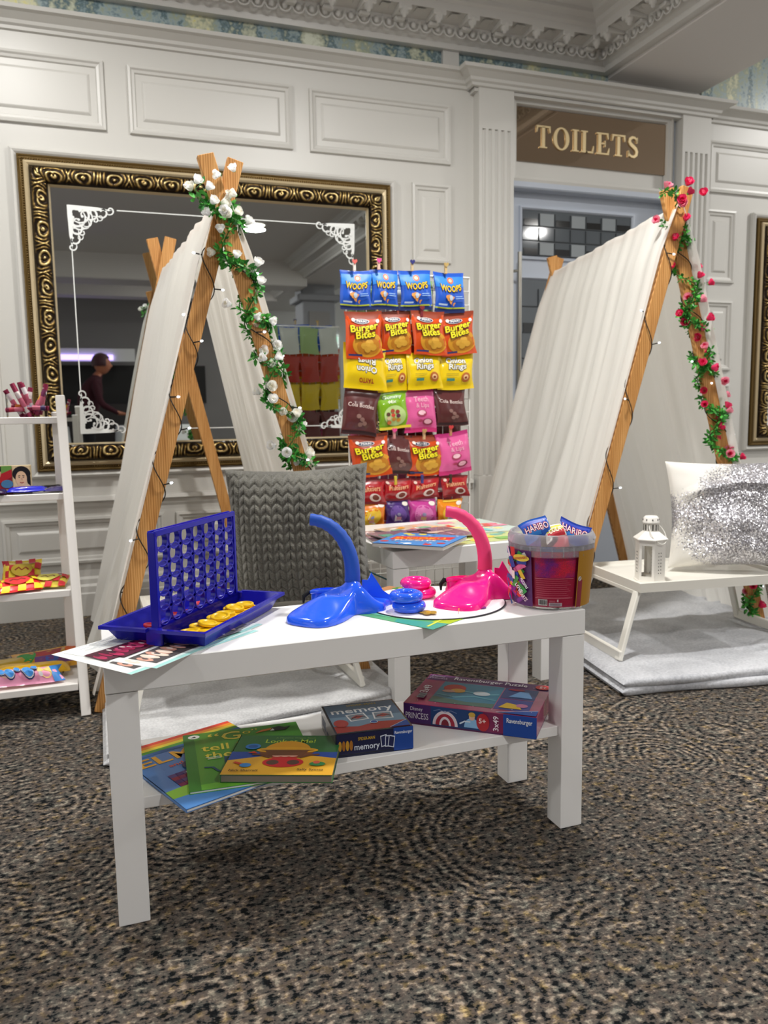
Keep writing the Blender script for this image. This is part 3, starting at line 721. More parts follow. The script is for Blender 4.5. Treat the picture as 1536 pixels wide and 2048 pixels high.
def leaflet(lab, loc, rz, z):
    r, p = sheet('nail_leaflet', lab, 'leaflet', loc, rz, .285, .20, '#f4f5f2', z, .0005)
    p.rect(0, 0, .285, .010, '#a8dcd6').rect(.012, .010, .285, .016, '#dff1ee')
    def photo(u0, v0, u1, v1, bg, fg, fg2, sd):
        p.rect(u0, v0, u1, v1, bg); q = random.Random(sd); n = 7
        for i in range(n):
            a = u0+(u1-u0)*(i+.5)/n; c = q.choice([fg, fg2, fg]); hh = (v1-v0)*.30
            p.disc(a, v0+(v1-v0)*q.uniform(.36, .62), (u1-u0)/n*.46, hh, c, 1, 10, m=None); p.disc(a+.002, v0+(v1-v0)*q.uniform(.5, .8), (u1-u0)/n*.22, hh*.4, q.choice(['#f1e6e2', fg2, bg]), 1, 8)
    photo(.020, .018, .125, .078, '#55504e', '#d9a28e', '#efd9c8', 3); photo(.020, .086, .125, .142, '#571a30', '#b32455', '#d64a7c', 5)
    photo(.150, .018, .262, .078, '#8b8a86', '#e7c3b0', '#ffffff', 7)
    for i in range(5): p.line([(.150+.004*i, .092+.014*i), (.25-.01*i, .092+.014*i)], .0014, '#9aa3ad')
    for i in range(3): p.line([(.03, .152+.012*i), (.11-.012*i, .152+.012*i)], .0013, '#8d97a5')
    p.line([(.20, .165), (.215, .180), (.228, .168), (.24, .185)], .0016, '#5d6672')
    p.build('leaflet_print', r); return r
leaflet('lower white leaflet with nail photos, its corner hanging off the table nearest the camera', (.026, 1.236), radians(37), .4503)
leaflet('upper white leaflet with two nail photo strips, tucked under the navy game', (.064, 1.250), radians(44), .4510)

# ------------------------------------------------------------------ sweet bucket
m_clear = mat('clear_polypropylene', '#f3f3f5', .12, trans=.92, ior=1.2, spec=.5)
m_cloud = mat('cloudy_plastic', '#f6f5fa', .22, trans=.80, ior=1.15)
bk = thing('sweet_bucket', 'clear plastic bucket of wrapped sweets with a red and magenta label', 'bucket', (.852, 1.392, .4508))
mb = MB(); mb.lathe([(0, .001), (.066, .001), (.069, .004), (.0802, .128), (.0782, .128), (.067, .006), (0, .004)], m_clear, 56); mb.build('tub', bk)
mb = MB(); mb.lathe([(.0802, .124), (.0862, .126), (.0868, .130), (.0868, .141), (.083, .148), (.0815, .150), (.0795, .149), (.0790, .140), (.0790, .124)], m_cloud, 56)
for k in range(24):
    a = 2*pi*k/24; M = Matrix.Rotation(a, 4, 'Z'); mb.box((.0800, -.0007, .108), (.0858, .0007, .127), m_cloud, M)
mb.lathe([(.0803, .106), (.0850, .106), (.0856, .109), (.0850, .126)], m_cloud, 56); mb.build('rim', bk)
mb = MB(); mb.tube([(.086*cos(a), .086*sin(a), .132-.005*sin((a-.6)*1.0)) for a in [-.9+2.9*k/20 for k in range(21)]], .0025, m_cloud, 6); mb.build('handle', bk)
FC = radians(-121.5)
def tubsurf(u, v, k):
    R_ = .0697+(.0802-.0697)*(v-.004)/.124+.0009+k; a = FC+u/.075; return (R_*cos(a), R_*sin(a), v)
def label_mat():
    m = mat('glitter_label', '#b01a45', .3, coat=.5); n = N(m); tc = n.a('ShaderNodeTexCoord')
    g_ = n.a('ShaderNodeTexVoronoi', i_Scale=900.0); n.k(tc.outputs['Object'], g_.inputs['Vector'])
    no = n.a('ShaderNodeTexNoise', i_Scale=28.0, i_Detail=2.0); n.k(tc.outputs['Object'], no.inputs['Vector'])
    c = n.ramp(no.outputs[0], (.35, '#c21f3e'), (.52, '#a31b58'), (.66, '#6d2277'))
    c = n.mix(.35, c, g_.outputs['Color'], 'OVERLAY'); n.k(c, n.b.inputs['Base Color']); return m
p = Print(tubsurf, .00018)
p.rect(-.105, .006, .105, .118, '#9a1c40', 30, mat('bucket_label_base', '#a01f45', .3, coat=.4))
p.rect(-.030, .066, .048, .116, '#b01a45', 20, label_mat())
p.rect(-.032, .010, .050, .0655, '#9c1438', 16)
for i in range(9): p.rect(-.028, .026+.0042*i, .040-.004*((i*7) % 3), .0268+.0042*i, '#c65a70', 8)
for v0, v1, u0, u1 in ((.0245, .0252, -.030, .044), (.0640, .0647, -.030, .044)): p.rect(u0, v0, u1, v1, '#d98a98', 8)
p.rect(-.024, .010, -.006, .0225, '#c9c6c4', 3)
for i in range(11): p.rect(-.0225+.0014*i, .012, -.0225+.0014*i+(.0009 if i % 3 else .0005), .0215, '#2a2a2c')
p.rect(-.003, .0095, .022, .0165, '#b9a9b2', 4)
for i in range(3): p.rect(-.001, .0110+.0017*i, .019, .0116+.0017*i, '#6b5a66', 3)
p.rect(.012, .0185, .015, .0235, '#d9b9c0').rect(-.002, .0185, .009, .0190, '#d9909f').rect(-.002, .0205, .009, .0210, '#d9909f')
p.rect(.050, .006, .105, .118, '#a8781c', 12).rect(.052, .006, .063, .06, '#8a2a3a', 3).disc(.056, .063, .004, .005, '#c9bdb8', 1, 10).line([(.053, .059), (.059, .067)], .001, '#2b2b33')
p.rect(-.105, .006, -.034, .118, '#5b2a6b', 16)
q = random.Random(5); pal = ['#2a5f9e', '#d0342f', '#e8c22f', '#e6e0e6', '#3aa04a', '#7b2f8a', '#e7709e', '#274a9a', '#d94b3a', '#f0e8d8']
for i in range(60):
    u, v = q.uniform(-.10, -.036), q.uniform(.012, .112); a = q.uniform(0, pi); l, w2 = q.uniform(.006, .013), q.uniform(.003, .006)
    p.poly([(u+l*cos(a)-w2*sin(a), v+l*sin(a)+w2*cos(a)), (u-l*cos(a)-w2*sin(a), v-l*sin(a)+w2*cos(a)), (u-l*cos(a)+w2*sin(a), v-l*sin(a)-w2*cos(a)), (u+l*cos(a)+w2*sin(a), v+l*sin(a)-w2*cos(a))], q.choice(pal)) if u+.014 < -.034 else None
p.disc(-.050, .104, .016, .007, '#e8cf3f', 1, 16).text('REFRESHERS', -.050, .1015, .0045, '#c2241f', .01, .026, rot=.25, anchor='c').text('LOVE', -.060, .040, .008, '#ffffff', .02, .02, rot=-.9, anchor='c').text('HEARTS', -.052, .026, .008, '#f7d7de', .02, .024, rot=-.9, anchor='c')
p.text('FIZZERS', -.047, .052, .005, '#ffffff', .02, .022, rot=-1.0, anchor='c')
p.build('label', bk)
# sweets in the bucket
def sweet_bag(lab, cat, name, w, h, th, M, body, deco=None, grp=None, band=None, seed=0, nu=22, nv=16, crimp=.10, finish=None):
    """a filled foil pouch lying in its local x,y with crimped ends; deco draws on the front"""
    root = thing(name, lab, cat, M.to_translation(), group=grp); root.rotation_euler = M.to_euler()
    q = random.Random(seed); ph = [q.uniform(0, 6.28) for _ in range(8)]
    def hgt(u, v):
        a = u/w; b = v/h; ed = max(0, 1-abs(2*a-1)**4); t = min(b, 1-b)/.5
        e = sst(crimp, .75, t*1.0)**.8 if t > crimp else 0
        pin = .72+.28*ed
        wr = sin(9*a+ph[0]+5*b)*.5+sin(15*b+ph[1]-4*a)*.35+sin(23*a+13*b+ph[2])*.3+abs(sin(11*(a-b)+ph[3]))*.5
        return th*.5*e*sqrt(max(0, ed))+th*.035*wr*(.4+e)*min(1, ed*2)
    def place(u, v, s):
        a = u/w; b = v/h; pinch = 1-.07*sin(pi*b)*(1 if True else 0)
        x = (a-.5)*w*pinch; y = v-h/2
        return (x+.004*sin(5*b+ph[4])*(th/.03), y+.003*sin(4*a+ph[5]), s)
    front = lambda u, v, k: place(u, v, hgt(u, v)+k)
    mb = MB(); m = finish or mat('foil_%s' % body, body, .24, spec=.65, coat=.35)
    mb.grid(lambda a, b: front(a*w, b*h, .0), nu, nv, m)
    mb.grid(lambda a, b: place((1-a)*w, b*h, -.55*hgt((1-a)*w, b*h)-.0004), nu, nv, m)
    o = mb.build('wrapper', root)
    if deco:
        p = Print(front, .00042); deco(p, w, h); p.build('printed_front', root)
    return root
def MT(loc, rx=0, ry=0, rz=0): return Matrix.Translation(loc) @ Matrix.Rotation(rz, 4, 'Z') @ Matrix.Rotation(ry, 4, 'Y') @ Matrix.Rotation(rx, 4, 'X')
def face(loc, roll=0, lean=0, yaw=0):        # pouch standing up facing the room (-y), text upright
    return Matrix.Translation(loc) @ Matrix.Rotation(yaw, 4, 'Z') @ Matrix.Rotation(pi/2+lean, 4, 'X') @ Matrix.Rotation(roll, 4, 'Z')
def haribo(p, w, h): p.rect(w*.04, h*.72, w*.96, h*.90, '#1535a8', 6).rect(w*.1, h*.2, w*.6, h*.45, '#2f7fd0', 4).text('HARIBO', w*.5, h*.40, h*.30, '#c3203a', .05, w*.86, anchor='c').text('HARIBO', w*.5, h*.40, h*.29, '#f4eef2', .0, w*.84, anchor='c')
cx, cy, cz = .852, 1.392, .4508
sweet_bag('blue wrapped sweet sticking out at the left of the bucket', 'sweet', 'wrapped_sweet', .062, .046, .014, face((cx-.040, cy-.010, cz+.153), .42, -.5, -.3), '#1f58b8', haribo, 'sweets on top in the bucket', seed=3)
sweet_bag('dark blue wrapped sweet leaning out at the right of the bucket', 'sweet', 'wrapped_sweet', .066, .048, .012, face((cx+.034, cy-.030, cz+.146), -.42, -.6, -.3), '#16379b', haribo, 'sweets on top in the bucket', seed=4)
def refr(p, w, h): p.rect(w*.1, h*.55, w*.9, h*.9, '#d8c93a', 4).rect(w*.1, h*.15, w*.9, h*.5, '#d8313f', 4).text('COLA', w*.5, h*.4, h*.3, '#f6e9c9', .04, w*.6, anchor='c')
sweet_bag('yellow and red wrapped sweet in the middle of the bucket top', 'sweet', 'wrapped_sweet', .050, .034, .012, face((cx-.006, cy-.022, cz+.146), .35, -.7, -.3), '#e6d7c8', refr, 'sweets on top in the bucket', seed=5)
sweet_bag('navy wrapped sweet lying flat behind the yellow one in the bucket', 'sweet', 'wrapped_sweet', .070, .050, .012, MT((cx+.005, cy+.015, cz+.135), .2, .1, .5), '#142d86', None, 'sweets on top in the bucket', seed=6)
q = random.Random(9)
fills = [('#2456a8', 'blue'), ('#c72f3a', 'red'), ('#e3b52a', 'yellow'), ('#d9d3dc', 'white'), ('#6b2d86', 'purple'), ('#2f9a4a', 'green'), ('#e27aa8', 'pink')]
pos = ['low at the left', 'low at the front', 'low at the right', 'low at the back', 'halfway up at the left', 'halfway up at the front', 'halfway up at the right', 'halfway up at the back', 'near the top at the left', 'near the top at the front', 'near the top at the right', 'near the top at the back']
for i in range(24):
    lay, k = divmod(i % 12, 4); a = FC+(-1.45, 0, 1.45, pi)[k]+(0.5 if i > 11 else 0); rr = .040; c, cn = fills[(i*3+k) % 7]
    sweet_bag('%s wrapped sweet inside the clear bucket, %s%s' % (cn, pos[i % 12], '' if i < 12 else ', second one'), 'sweet', 'wrapped_sweet', .046, .034, .016,
              Matrix.Translation((cx+rr*cos(a), cy+rr*sin(a), cz+.028+.038*lay+(.012 if i > 11 else 0))) @ Matrix.Rotation(a+pi/2, 4, 'Z') @ Matrix.Rotation(pi/2-.1, 4, 'X') @ Matrix.Rotation(q.uniform(-.8, .8), 4, 'Z'), c, None, 'sweets inside the bucket', seed=i+20, nu=8, nv=6)

# ------------------------------------------------------------------ books on the shelf
SZ = .213
def book(label, loc, rz, w, h, t, cover, z, page='#e9e6df', name='picture_book', tilt=(0, 0)):
    r = thing(name, label, 'book', (*loc, z)); r.rotation_euler = (tilt[0], tilt[1], rz)
    MB().box((.001, .001, .001), (w-.0015, h-.0015, t-.001), ink(page, .8)).build('pages', r)
    mb = MB().box((0, 0, 0), (w, h, .001), ink(cover, .3, .2)).box((0, 0, t-.001), (w, h, t), ink(cover, .3, .2)).box((0, 0, 0), (.0012, h, t), ink(cover, .3, .2)); mb.build('cover', r)
    return r, Print(lambda u, v, k: (u, v, t+k), .00008)
# blue story book with a rainbow band
r, p = book('blue picture book with a rainbow band, bottom of the pile, hanging over the shelf', (.098, 1.238), radians(-1)+radians(22), .235, .285, .006, '#4d7fbf', SZ)
W, H = .235, .285
for i, c in enumerate(['#d9412c', '#e98a1f', '#e9cf2a', '#5aa03a', '#3f6fb0']): p.rect(0, H-.011*(i+1), W, H-.011*i, c)
p.rect(0, 0, W, .045, '#4c86c9').poly([(0, .045), (W, .035), (W, .07), (.10, .085), (0, .075)], '#86b83a')
p.text('EL', .008, H-.098, .036, '#e8a91f', .02, .062).text('MER', .076, H-.098, .036, '#e8a91f', .02, .10).text('and the', .05, H-.125, .013, '#d8502c', .01, .06)
for i in range(5):
    for j in range(4): p.rect(.030+.013*i, .078+.013*j, .043+.013*i, .091+.013*j, ('#7a2450', '#4a2a6a', '#8f2f45', '#5a3f7a')[(i*2+j) % 4])
p.disc(.085, .145, .018, .018, '#3a2a55').rect(.060, .108, .075, .122, '#e9e4dc')
p.build('cover_picture', r)
r, p = book('green picture book with yellow title words, middle of the book pile', (.108, 1.286), radians(-3), .222, .245, .005, '#4f9a33', SZ+.0065)
W, H = .222, .245
p.rect(0, 0, .020, H, '#3f7f30').poly([(.02, 0), (W, 0), (W, .03), (.02, .02)], '#6db53a')
p.disc(.020, H-.016, .011, .009, '#f2f2ec').poly([(.014, H-.019), (.024, H-.020), (.022, H-.013)], '#1c1c1c')
p.text('“G', .046, H-.048, .038, '#e4d23a', .01, .062).text('o”', .112, H-.030, .020, '#e4d23a', .005, .03).text('tell it', .030, H-.090, .028, '#e4d23a', .012, .088).text('to', .125, H-.090, .026, '#e4d23a', .01, .03).text('the', .034, H-.125, .028, '#e4d23a', .012, .050)
p.poly([(.135, H-.035), (.165, H-.028), (.172, H-.018), (.150, H-.022)], '#d97b28').poly([(.168, H-.034), (.195, H-.036), (.208, H-.018), (.196, H-.022), (.185, H-.014), (.170, H-.018)], '#171717').poly([(.165, H-.032), (.174, H-.033), (.172, H-.022)], '#f0efe8')
p.line([(.03, .085), (.045, .082), (.052, .066), (.062, .054), (.085, .052), (.11, .055)], .005, '#23506b').line([(.06, .04), (.08, .036), (.12, .04), (.16, .034), (.2, .038)], .003, '#2a3d1c').line([(.07, .094), (.07, .118), (.09, .118)], .006, '#1f4f72').line([(.035, .124), (.06, .124), (.062, .118), (.038, .117)], .003, '#b9d6c2')
p.disc(.17, .028, .012, .006, '#b56b52')
p.build('cover_picture', r)
r, p = book('small board book with a child in a yellow hat, top of the book pile', (.160, 1.300), radians(-22), .190, .165, .014, '#2d6a35', SZ+.0125, '#7d7468')
W, H = .190, .165
p.rect(0, .058, W, .092, '#2d4fa3').poly([(0, 0), (W, 0), (W, .066), (.14, .078), (.06, .074), (0, .056)], '#e2a92f')
p.text('Look at Me!', W*.52, H-.034, .016, '#b8d03c', .01, .092, anchor='c').text('A Playtime Wiggle Book', W*.56, H-.014, .0055, '#86a860', 0, .075, anchor='c')
p.disc(W*.52, .097, .050, .034, '#7a4a2c', 1, 28, pi, 2*pi).disc(W*.52, .098, .042, .040, '#d89a1c', 1, 28, 0, pi).disc(W*.52, .099, .056, .013, '#e0a51f', 1, 28).disc(W*.52, .100, .049, .008, '#8f5f2f', 1, 28, pi, 2*pi).poly([(W*.52-.04, .098), (W*.52+.04, .098), (W*.52+.030, .074), (W*.52-.030, .074)], '#70442b')
p.rect(W*.52-.022, .050, W*.52+.022, .072, '#b43a2a').disc(W*.52, .048, .036, .020, '#c0262c', 1, 24)
for s in (-1, 1): p.disc(W*.52+s*.018, .047, .011, .0095, '#5a4037', 1, 16).line([(W*.52+s*.026, .066), (W*.52+s*.045, .078), (W*.52+s*.060, .080)], .006, '#6b402a')
for s in (-1, 0, 1): p.disc(W*.52+s*.014, .074, .009, .006, '#d59a86', 1, 10, pi, 2*pi)
p.disc(.034, .112, .014, .012, '#2b79c4').disc(.034, .112, .009, .007, '#1f5aa3').poly([(.030, .084), (.048, .082), (.040, .092)], '#c2361f')
p.line([(.014, .046), (.030, .038)], .006, '#cf4a33').disc(.036, .034, .010, .008, '#3f8ad0').disc(.160, .040, .014, .008, '#3b8a50').disc(.158, .046, .006, .006, '#d9604a')
p.text('Nick Sharratt', .012, .010, .008, '#3a2b1a', .008, .050).text('Sally Symes', .128, .014, .0075, '#3a2b1a', .008, .045)
p.build('cover_picture', r)

# ------------------------------------------------------------------ boxed games on the shelf
def game_box(label, loc, rz, w, d, h, top, side, z=SZ):
    r = thing('game_box', label, 'box', (*loc, z), rz)
    MB().box((.001, .001, 0), (w-.001, d-.001, h-.012), ink(side, .35)).build('box_base', r); MB().box((0, 0, .004), (w, d, h), ink(top, .25, .3), b=.0008).build('lid', r)
    P1 = Print(lambda u, v, k: (u, v, h+k), .00008); P2 = Print(lambda u, v, k: (u, -k, v), .00008); P3 = Print(lambda u, v, k: (-k, d-u, v), .00008)
    return r, P1, P2, P3
r, p, f, sd = game_box('small square card game box with memory printed on a grey blue lid', (.376, 1.345), radians(-5), .148, .148, .046, '#131a2e', '#131a3a')
p.rect(.004, .004, .144, .144, '#56718c').poly([(.004, .004), (.144, .004), (.144, .040), (.10, .044), (.05, .030), (.004, .044)], '#a33b36').poly([(.004, .036), (.05, .026), (.09, .04), (.144, .034), (.144, .07), (.004, .08)], '#7795ad')
p.text('memory', .074, .096, .026, '#eef1f4', .015, .124, anchor='c').text('SPIDER-MAN', .078, .130, .009, '#b9a13c', .015, .06, anchor='c')
for u0, a in ((.040, .12), (.086, -.10)):
    ca, sa = cos(a), sin(a); c = lambda x, y: (u0+x*ca-y*sa, .052+x*sa+y*ca)
    p.poly([c(0, 0), c(.038, 0), c(.038, .034), c(0, .034)], '#e8eaec').poly([c(.003, .003), c(.035, .003), c(.035, .031), c(.003, .031)], '#7c8a96').poly([c(.006, .016), c(.018, .008), (c(.033, .018)), c(.02, .026)], '#a8453f').line([c(.004, .01), c(.02, .02), c(.034, .012)], .003, '#2a2d3c')
p.disc(.020, .046, .014, .018, '#b04240').disc(.082, .038, .007, .007, '#2b5aa0').disc(.082, .038, .0075, .0075, '#cfd9e4').disc(.082, .038, .006, .006, '#2b5aa0').poly([(.105, .004), (.144, .004), (.144, .032)], '#1f4d9d').line([(.105, .004), (.144, .032)], .0014, '#c3cfdd')
p.build('lid_print', r)
f.rect(.002, .006, .146, .044, '#161a40').rect(.110, .002, .148, .046, '#1c4597').text('Ravensburger', .129, .034, .006, '#e9edf5', .01, .034, anchor='c').text('memory', .035, .012, .012, '#dfe5f2', .012, .048).text('SPIDER-MAN', .042, .030, .006, '#c7a12c', .015, .032)
for i in range(4): f.disc(.008+.007*i, .022, .0032, .010, '#c9962e' if i % 2 == 0 else '#a86b25', 1, 10)
for u0, a in ((.086, .2), (.093, -.05), (.098, -.25)): f.poly([(u0, .012), (u0+.012, .012+.012*a), (u0+.012-.02*a*.5, .034+.012*a), (u0-.02*a*.5, .034)], '#cfd6e4').poly([(u0+.0015, .014), (u0+.0105, .014+.012*a), (u0+.0105-.02*a*.5, .032+.012*a), (u0+.0015-.02*a*.5, .032)], '#1f2550')
f.build('front_print', r); sd.rect(.01, .012, .05, .030, '#2a3a55').rect(.06, .012, .13, .018, '#3b4a66').build('side_print', r)
r, p, f, sd = game_box('wide purple and pink jigsaw puzzle box with blue right end on the shelf', (.552, 1.458), radians(-40), .270, .188, .044, '#96305c', '#5c1f55')
p.rect(.002, .150, .268, .186, '#5b2b63').rect(.046, .022, .178, .148, '#3f7f98').rect(.180, .085, .250, .148, '#3b4a78').rect(.180, .022, .250, .082, '#4a4e8f')
p.poly([(.046, .022), (.178, .022), (.178, .045), (.12, .040), (.046, .055)], '#55746a').line([(.05, .07), (.09, .06), (.13, .075), (.176, .065)], .006, '#5f9fae').line([(.06, .095), (.10, .10), (.15, .09), (.176, .1)], .005, '#6fb0bd')
p.disc(.078, .112, .024, .022, '#b23228', 1, 20).disc(.088, .098, .016, .012, '#c8983c', 1, 16).disc(.070, .090, .014, .008, '#bc8f7e', 1, 14).disc(.140, .094, .018, .012, '#c4cfd4', 1, 14)
p.poly([(.196, .095), (.245, .095), (.232, .130), (.214, .130)], '#6f9fcf').disc(.205, .138, .018, .006, '#8f2c3f', 1, 16).poly([(.188, .030), (.235, .030), (.225, .052), (.20, .060)], '#d9b33a').disc(.232, .050, .012, .010, '#c27aa0', 1, 12)
p.text('Ravensburger Puzzle', .062, .161, .017, '#f3eff5', .012, .160).text('3x49', .030, .066, .018, '#efe6ee', .012, .045, rot=pi/2).text('5+', .246, .162, .014, '#f6e6e6', .02, .018)
p.disc(.255, .168, .016, .014, '#c8322f', 1, 18).text('5+', .255, .162, .012, '#f7eaea', .02, .014, anchor='c').text('Disney', .010, .168, .010, '#e3d5ea', .005, .030).text('Princess', .008, .156, .009, '#e3d5ea', .005, .04)
p.poly([(.190, .002), (.268, .002), (.268, .030)], '#1f4fa0').line([(.190, .002), (.268, .030)], .0015, '#d5c9dd')
for i in range(14): a = (i*.0193) % .26; p.disc(.006+a, (.012 if i % 2 else .156)+.004*(i % 3), .0012, .0012, '#f0c9dc', 1, 6)
p.rect(.018, .030, .034, .058, '#8a8f98').rect(.020, .034, .032, .040, '#4e5560').rect(.020, .046, .032, .052, '#4e5560')
p.build('lid_print', r)
f.rect(.001, .004, .058, .043, '#4a2167').rect(.058, .004, .165, .043, '#173f78').rect(.165, .004, .205, .043, '#7c2454').rect(.205, .001, .270, .044, '#1c49a0')
f.text('Disney', .028, .030, .008, '#f0e7f5', .006, .026, anchor='c').text('PRINCESS', .029, .013, .013, '#f0e7f5', .004, .048, anchor='c')
f.disc(.088, .006, .026, .030, '#e9dce4', 1, 24, 0, pi).disc(.088, .006, .020, .024, '#a8233c', 1, 24, 0, pi).disc(.088, .006, .012, .018, '#e9dce4', 1, 20, 0, pi).disc(.088, .006, .008, .013, '#7f1c30', 1, 20, 0, pi).line([(.064, .034), (.076, .038), (.088, .034), (.100, .038), (.112, .034)], .0016, '#6c7fae')
f.disc(.143, .008, .016, .020, '#8fc0ea', 1, 18, 0, pi).disc(.143, .030, .006, .007, '#e4b9a2', 1, 12).disc(.143, .035, .007, .005, '#d8b04a', 1, 12).line([(.118, .014), (.128, .020), (.140, .020)], .003, '#d9e6f5')
f.disc(.165, .022, .013, .018, '#b8232f', 1, 18).text('5+', .164, .020, .010, '#ffe9e4', .02, .014, anchor='c').text('3x49', .196, .008, .011, '#f3e4ef', .015, .030, rot=pi/2)
f.text('Ravensburger', .237, .028, .0095, '#f0f3fa', .012, .050, anchor='c').build('front_print', r)
# ================================================================== MAGAZINES on the side table
def magazine(label, loc, rz, w, h, t, z, cols, seed, title=None, spiral=False):
    r = thing('magazine', label, 'magazine', (*loc, z), rz); q = random.Random(seed)
    MB().box((.0005, .0005, 0), (w-.001, h-.001, t-.0006), ink('#d8d5cf', .7)).build('pages', r)
    MB().box((0, 0, t-.0006), (w, h, t), ink(cols[0], .25, .3)).build('cover', r)
    p = Print(lambda u, v, k: (u, v, t+k), .00005)
    for i in range(26):
        u, v = q.uniform(.02, w-.03), q.uniform(.02, h-.03); a, b = q.uniform(.006, .03), q.uniform(.006, .022); u = min(max(u, a), w-a); v = min(max(v, b), h-b)
        if q.random() < .5: p.disc(u, v, a, b, q.choice(cols[1:]), 1, 10)
        else: p.rect(u-a, v-b, u+a, v+b, q.choice(cols[1:]))
    if title: title(p, w, h)
    p.build('cover_picture', r)
    if spiral:
        mb = MB()
        for i in range(22): mb.torus((0, .01+(h-.02)*i/21, t*.5), t*.62, .0008, m_steel, 10, 4, Matrix.Translation((0, 0, 0)))
        mb2 = MB()
        for i in range(24): y = .01+(h-.02)*i/23; mb2.tube([(.004*cos(a)-.001, y, t*.5+(t*.6)*sin(a)) for a in [2*pi*k/8 for k in range(8)]], .0007, m_steel, 4, closed=True)
        mb2.build('spiral_binding', r)
    return r
magazine('open colourful magazine at the right end of the side table, green and yellow page edge', (.93, 2.105), radians(8), .33, .22, .0022, .4505, ['#cfd98a', '#e9c94a', '#7fb05a', '#d96f4a', '#f1ead0', '#6fa9a0'], 3)
magazine('pastel comic with pink and turquoise cover, far right of the magazine pile', (1.075, 2.27), radians(4), .23, .30, .004, .4529, ['#cfe4da', '#e88fa8', '#7fc4c0', '#f0d98a', '#d9574a', '#f4f0ea'], 4)
magazine('orange and cream comic in the middle of the magazine pile', (.93, 2.20), radians(18), .21, .29, .003, .4571, ['#e2c9a8', '#c9553a', '#e8a33a', '#7fae8a', '#f4eee2'], 5)
magazine('dark purple magazine at the back left of the pile, behind the blue puzzle pad', (.765, 2.27), radians(-6), .29, .21, .005, .4505, ['#5a4658', '#b06a8a', '#8a7a8a', '#3a2f3f', '#c9a0a8', '#7a9a94'], 6)
magazine('black edged magazine lying across the dark purple one', (.81, 2.18), radians(8), .29, .20, .003, .4603, ['#8a6f80', '#2a2228', '#b88a98', '#5fa08a', '#cfb0a0'], 7)
def sud(p, w, h):
    p.rect(0, 0, w, h, '#3f86c9')
    for i, (u, v, c) in enumerate([(.03, .19, '#e3d23a'), (.05, .17, '#e3d23a'), (.08, .19, '#e3d23a'), (.17, .15, '#d9c43a'), (.02, .04, '#c93a2f'), (.16, .02, '#c93a2f'), (.19, .05, '#b52f2a'), (.03, .10, '#8fc0e8'), (.19, .10, '#8fc0e8'), (.1, .02, '#dfe9f4')]): p.disc(u, v, .013, .012, c, 1, 12)
    p.poly([(.02, .075), (.195, .11), (.195, .165), (.02, .13)], '#d9301f'); p.text('SUDOKU', .03, .086, .032, '#f3a21f', .03, .15, rot=.2).text('PUZZLES', .045, .055, .020, '#f4e6dc', .02, .12, rot=.2)
    for i in range(18): p.rect(.008+(i*37 % 190)/1000, .01+(i*53 % 180)/1000, .016+(i*37 % 190)/1000, .016+(i*53 % 180)/1000, ('#2b5fae', '#e9eef4', '#d9342a')[i % 3])
magazine('thick blue spiral puzzle pad with red and yellow title overhanging the side table edge', (.716, 2.125), radians(-44), .215, .205, .010, .4642, ['#3f86c9', '#3f86c9', '#5a9ad4'], 8, sud, True)

# ================================================================== PLUSH BLANKETS, TRAYS, CUSHIONS, LANTERN
def plush(name, c1, c2, sc=160, b=.5):
    m = mat(name, c1, .95, spec=.1, sheen=.4); n = N(m); tc = n.a('ShaderNodeTexCoord')
    t = n.a('ShaderNodeTexNoise', i_Scale=float(sc), i_Detail=3.0); n.k(tc.outputs['Object'], t.inputs['Vector'])
    t2 = n.a('ShaderNodeTexNoise', i_Scale=5.0, i_Detail=3.0, i_Distortion=1.2); n.k(tc.outputs['Object'], t2.inputs['Vector'])
    f = n.math('ADD', n.math('MULTIPLY', t.outputs[0], .45), n.math('MULTIPLY', t2.outputs[0], .55))
    n.k(n.ramp(f, (.38, c2), (.62, c1)), n.b.inputs['Base Color']); n.bump(t.outputs[0], b, .006); return m
m_bl1 = plush('grey_plush', '#d6d6d6', '#b2b2b3'); m_bl2 = plush('silver_plush', '#cfd0d4', '#a9abb0', 120, .35)
def blanket(label, loc, rz, W, D, layers, m, seed, shear=0):
    r = thing('plush_blanket', label, 'blanket', (*loc, 0), rz)
    for li, (z0, z1, fx, ox) in enumerate(layers):
        def fn(a, b, z0=z0, z1=z1, fx=fx, ox=ox):
            # cross-section goes round the rounded front edge; a along the width, b round the section
            nx = noise.noise(Vector((a*5+seed, b*2, li*3.1))); e = .02*noise.noise(Vector((a*3, seed, li)))
            h = z1-z0; rr = h/2
            bb = b*1.35
            x = ox+a*(W-2*ox); 
            edge = min(1, min(a, 1-a)/.025); zs = sqrt(max(0, 1-(1-edge)**2))
            if bb < .35: t = bb/.35*pi; y = rr-rr*sin(t)*1.0+fx+e; z = z0+rr-rr*cos(t)*zs if True else 0
            else: t = (bb-.35); y = rr+fx+t*(D-fx-.01)+e*(1-t); z = z0+rr+rr*zs+.010*noise.noise(Vector((x*9, y*5, seed)))*min(1, t*8)*edge
            return (x, y+shear*x, max(.001, z+.004*nx*(1 if bb > .1 else 0)))
        mb = MB(); mb.grid(fn, 70, 60, m); mb.box((ox+.01, .04+fx+max(0, shear*W), z0+.001), (W-ox-.01, D-.02, z1-.012), m)
        mb.build('fold', r)
    return r
blanket('grey plush blanket folded flat on the carpet under the white rose tent', (-.034, 1.955), 0, .85, 1.1, [(.0, .020, .0, 0), (.018, .040, .012, .008)], m_bl1, 1, .19)
blanket('silver grey plush blanket folded in layers under the pink rose tent', (1.405, 1.895), radians(-9), 1.0, 1.15, [(.0, .026, .0, 0), (.024, .050, .006, .006)], m_bl2, 5)
m_tray = mat('cream_white_plastic', '#efece2', .35)
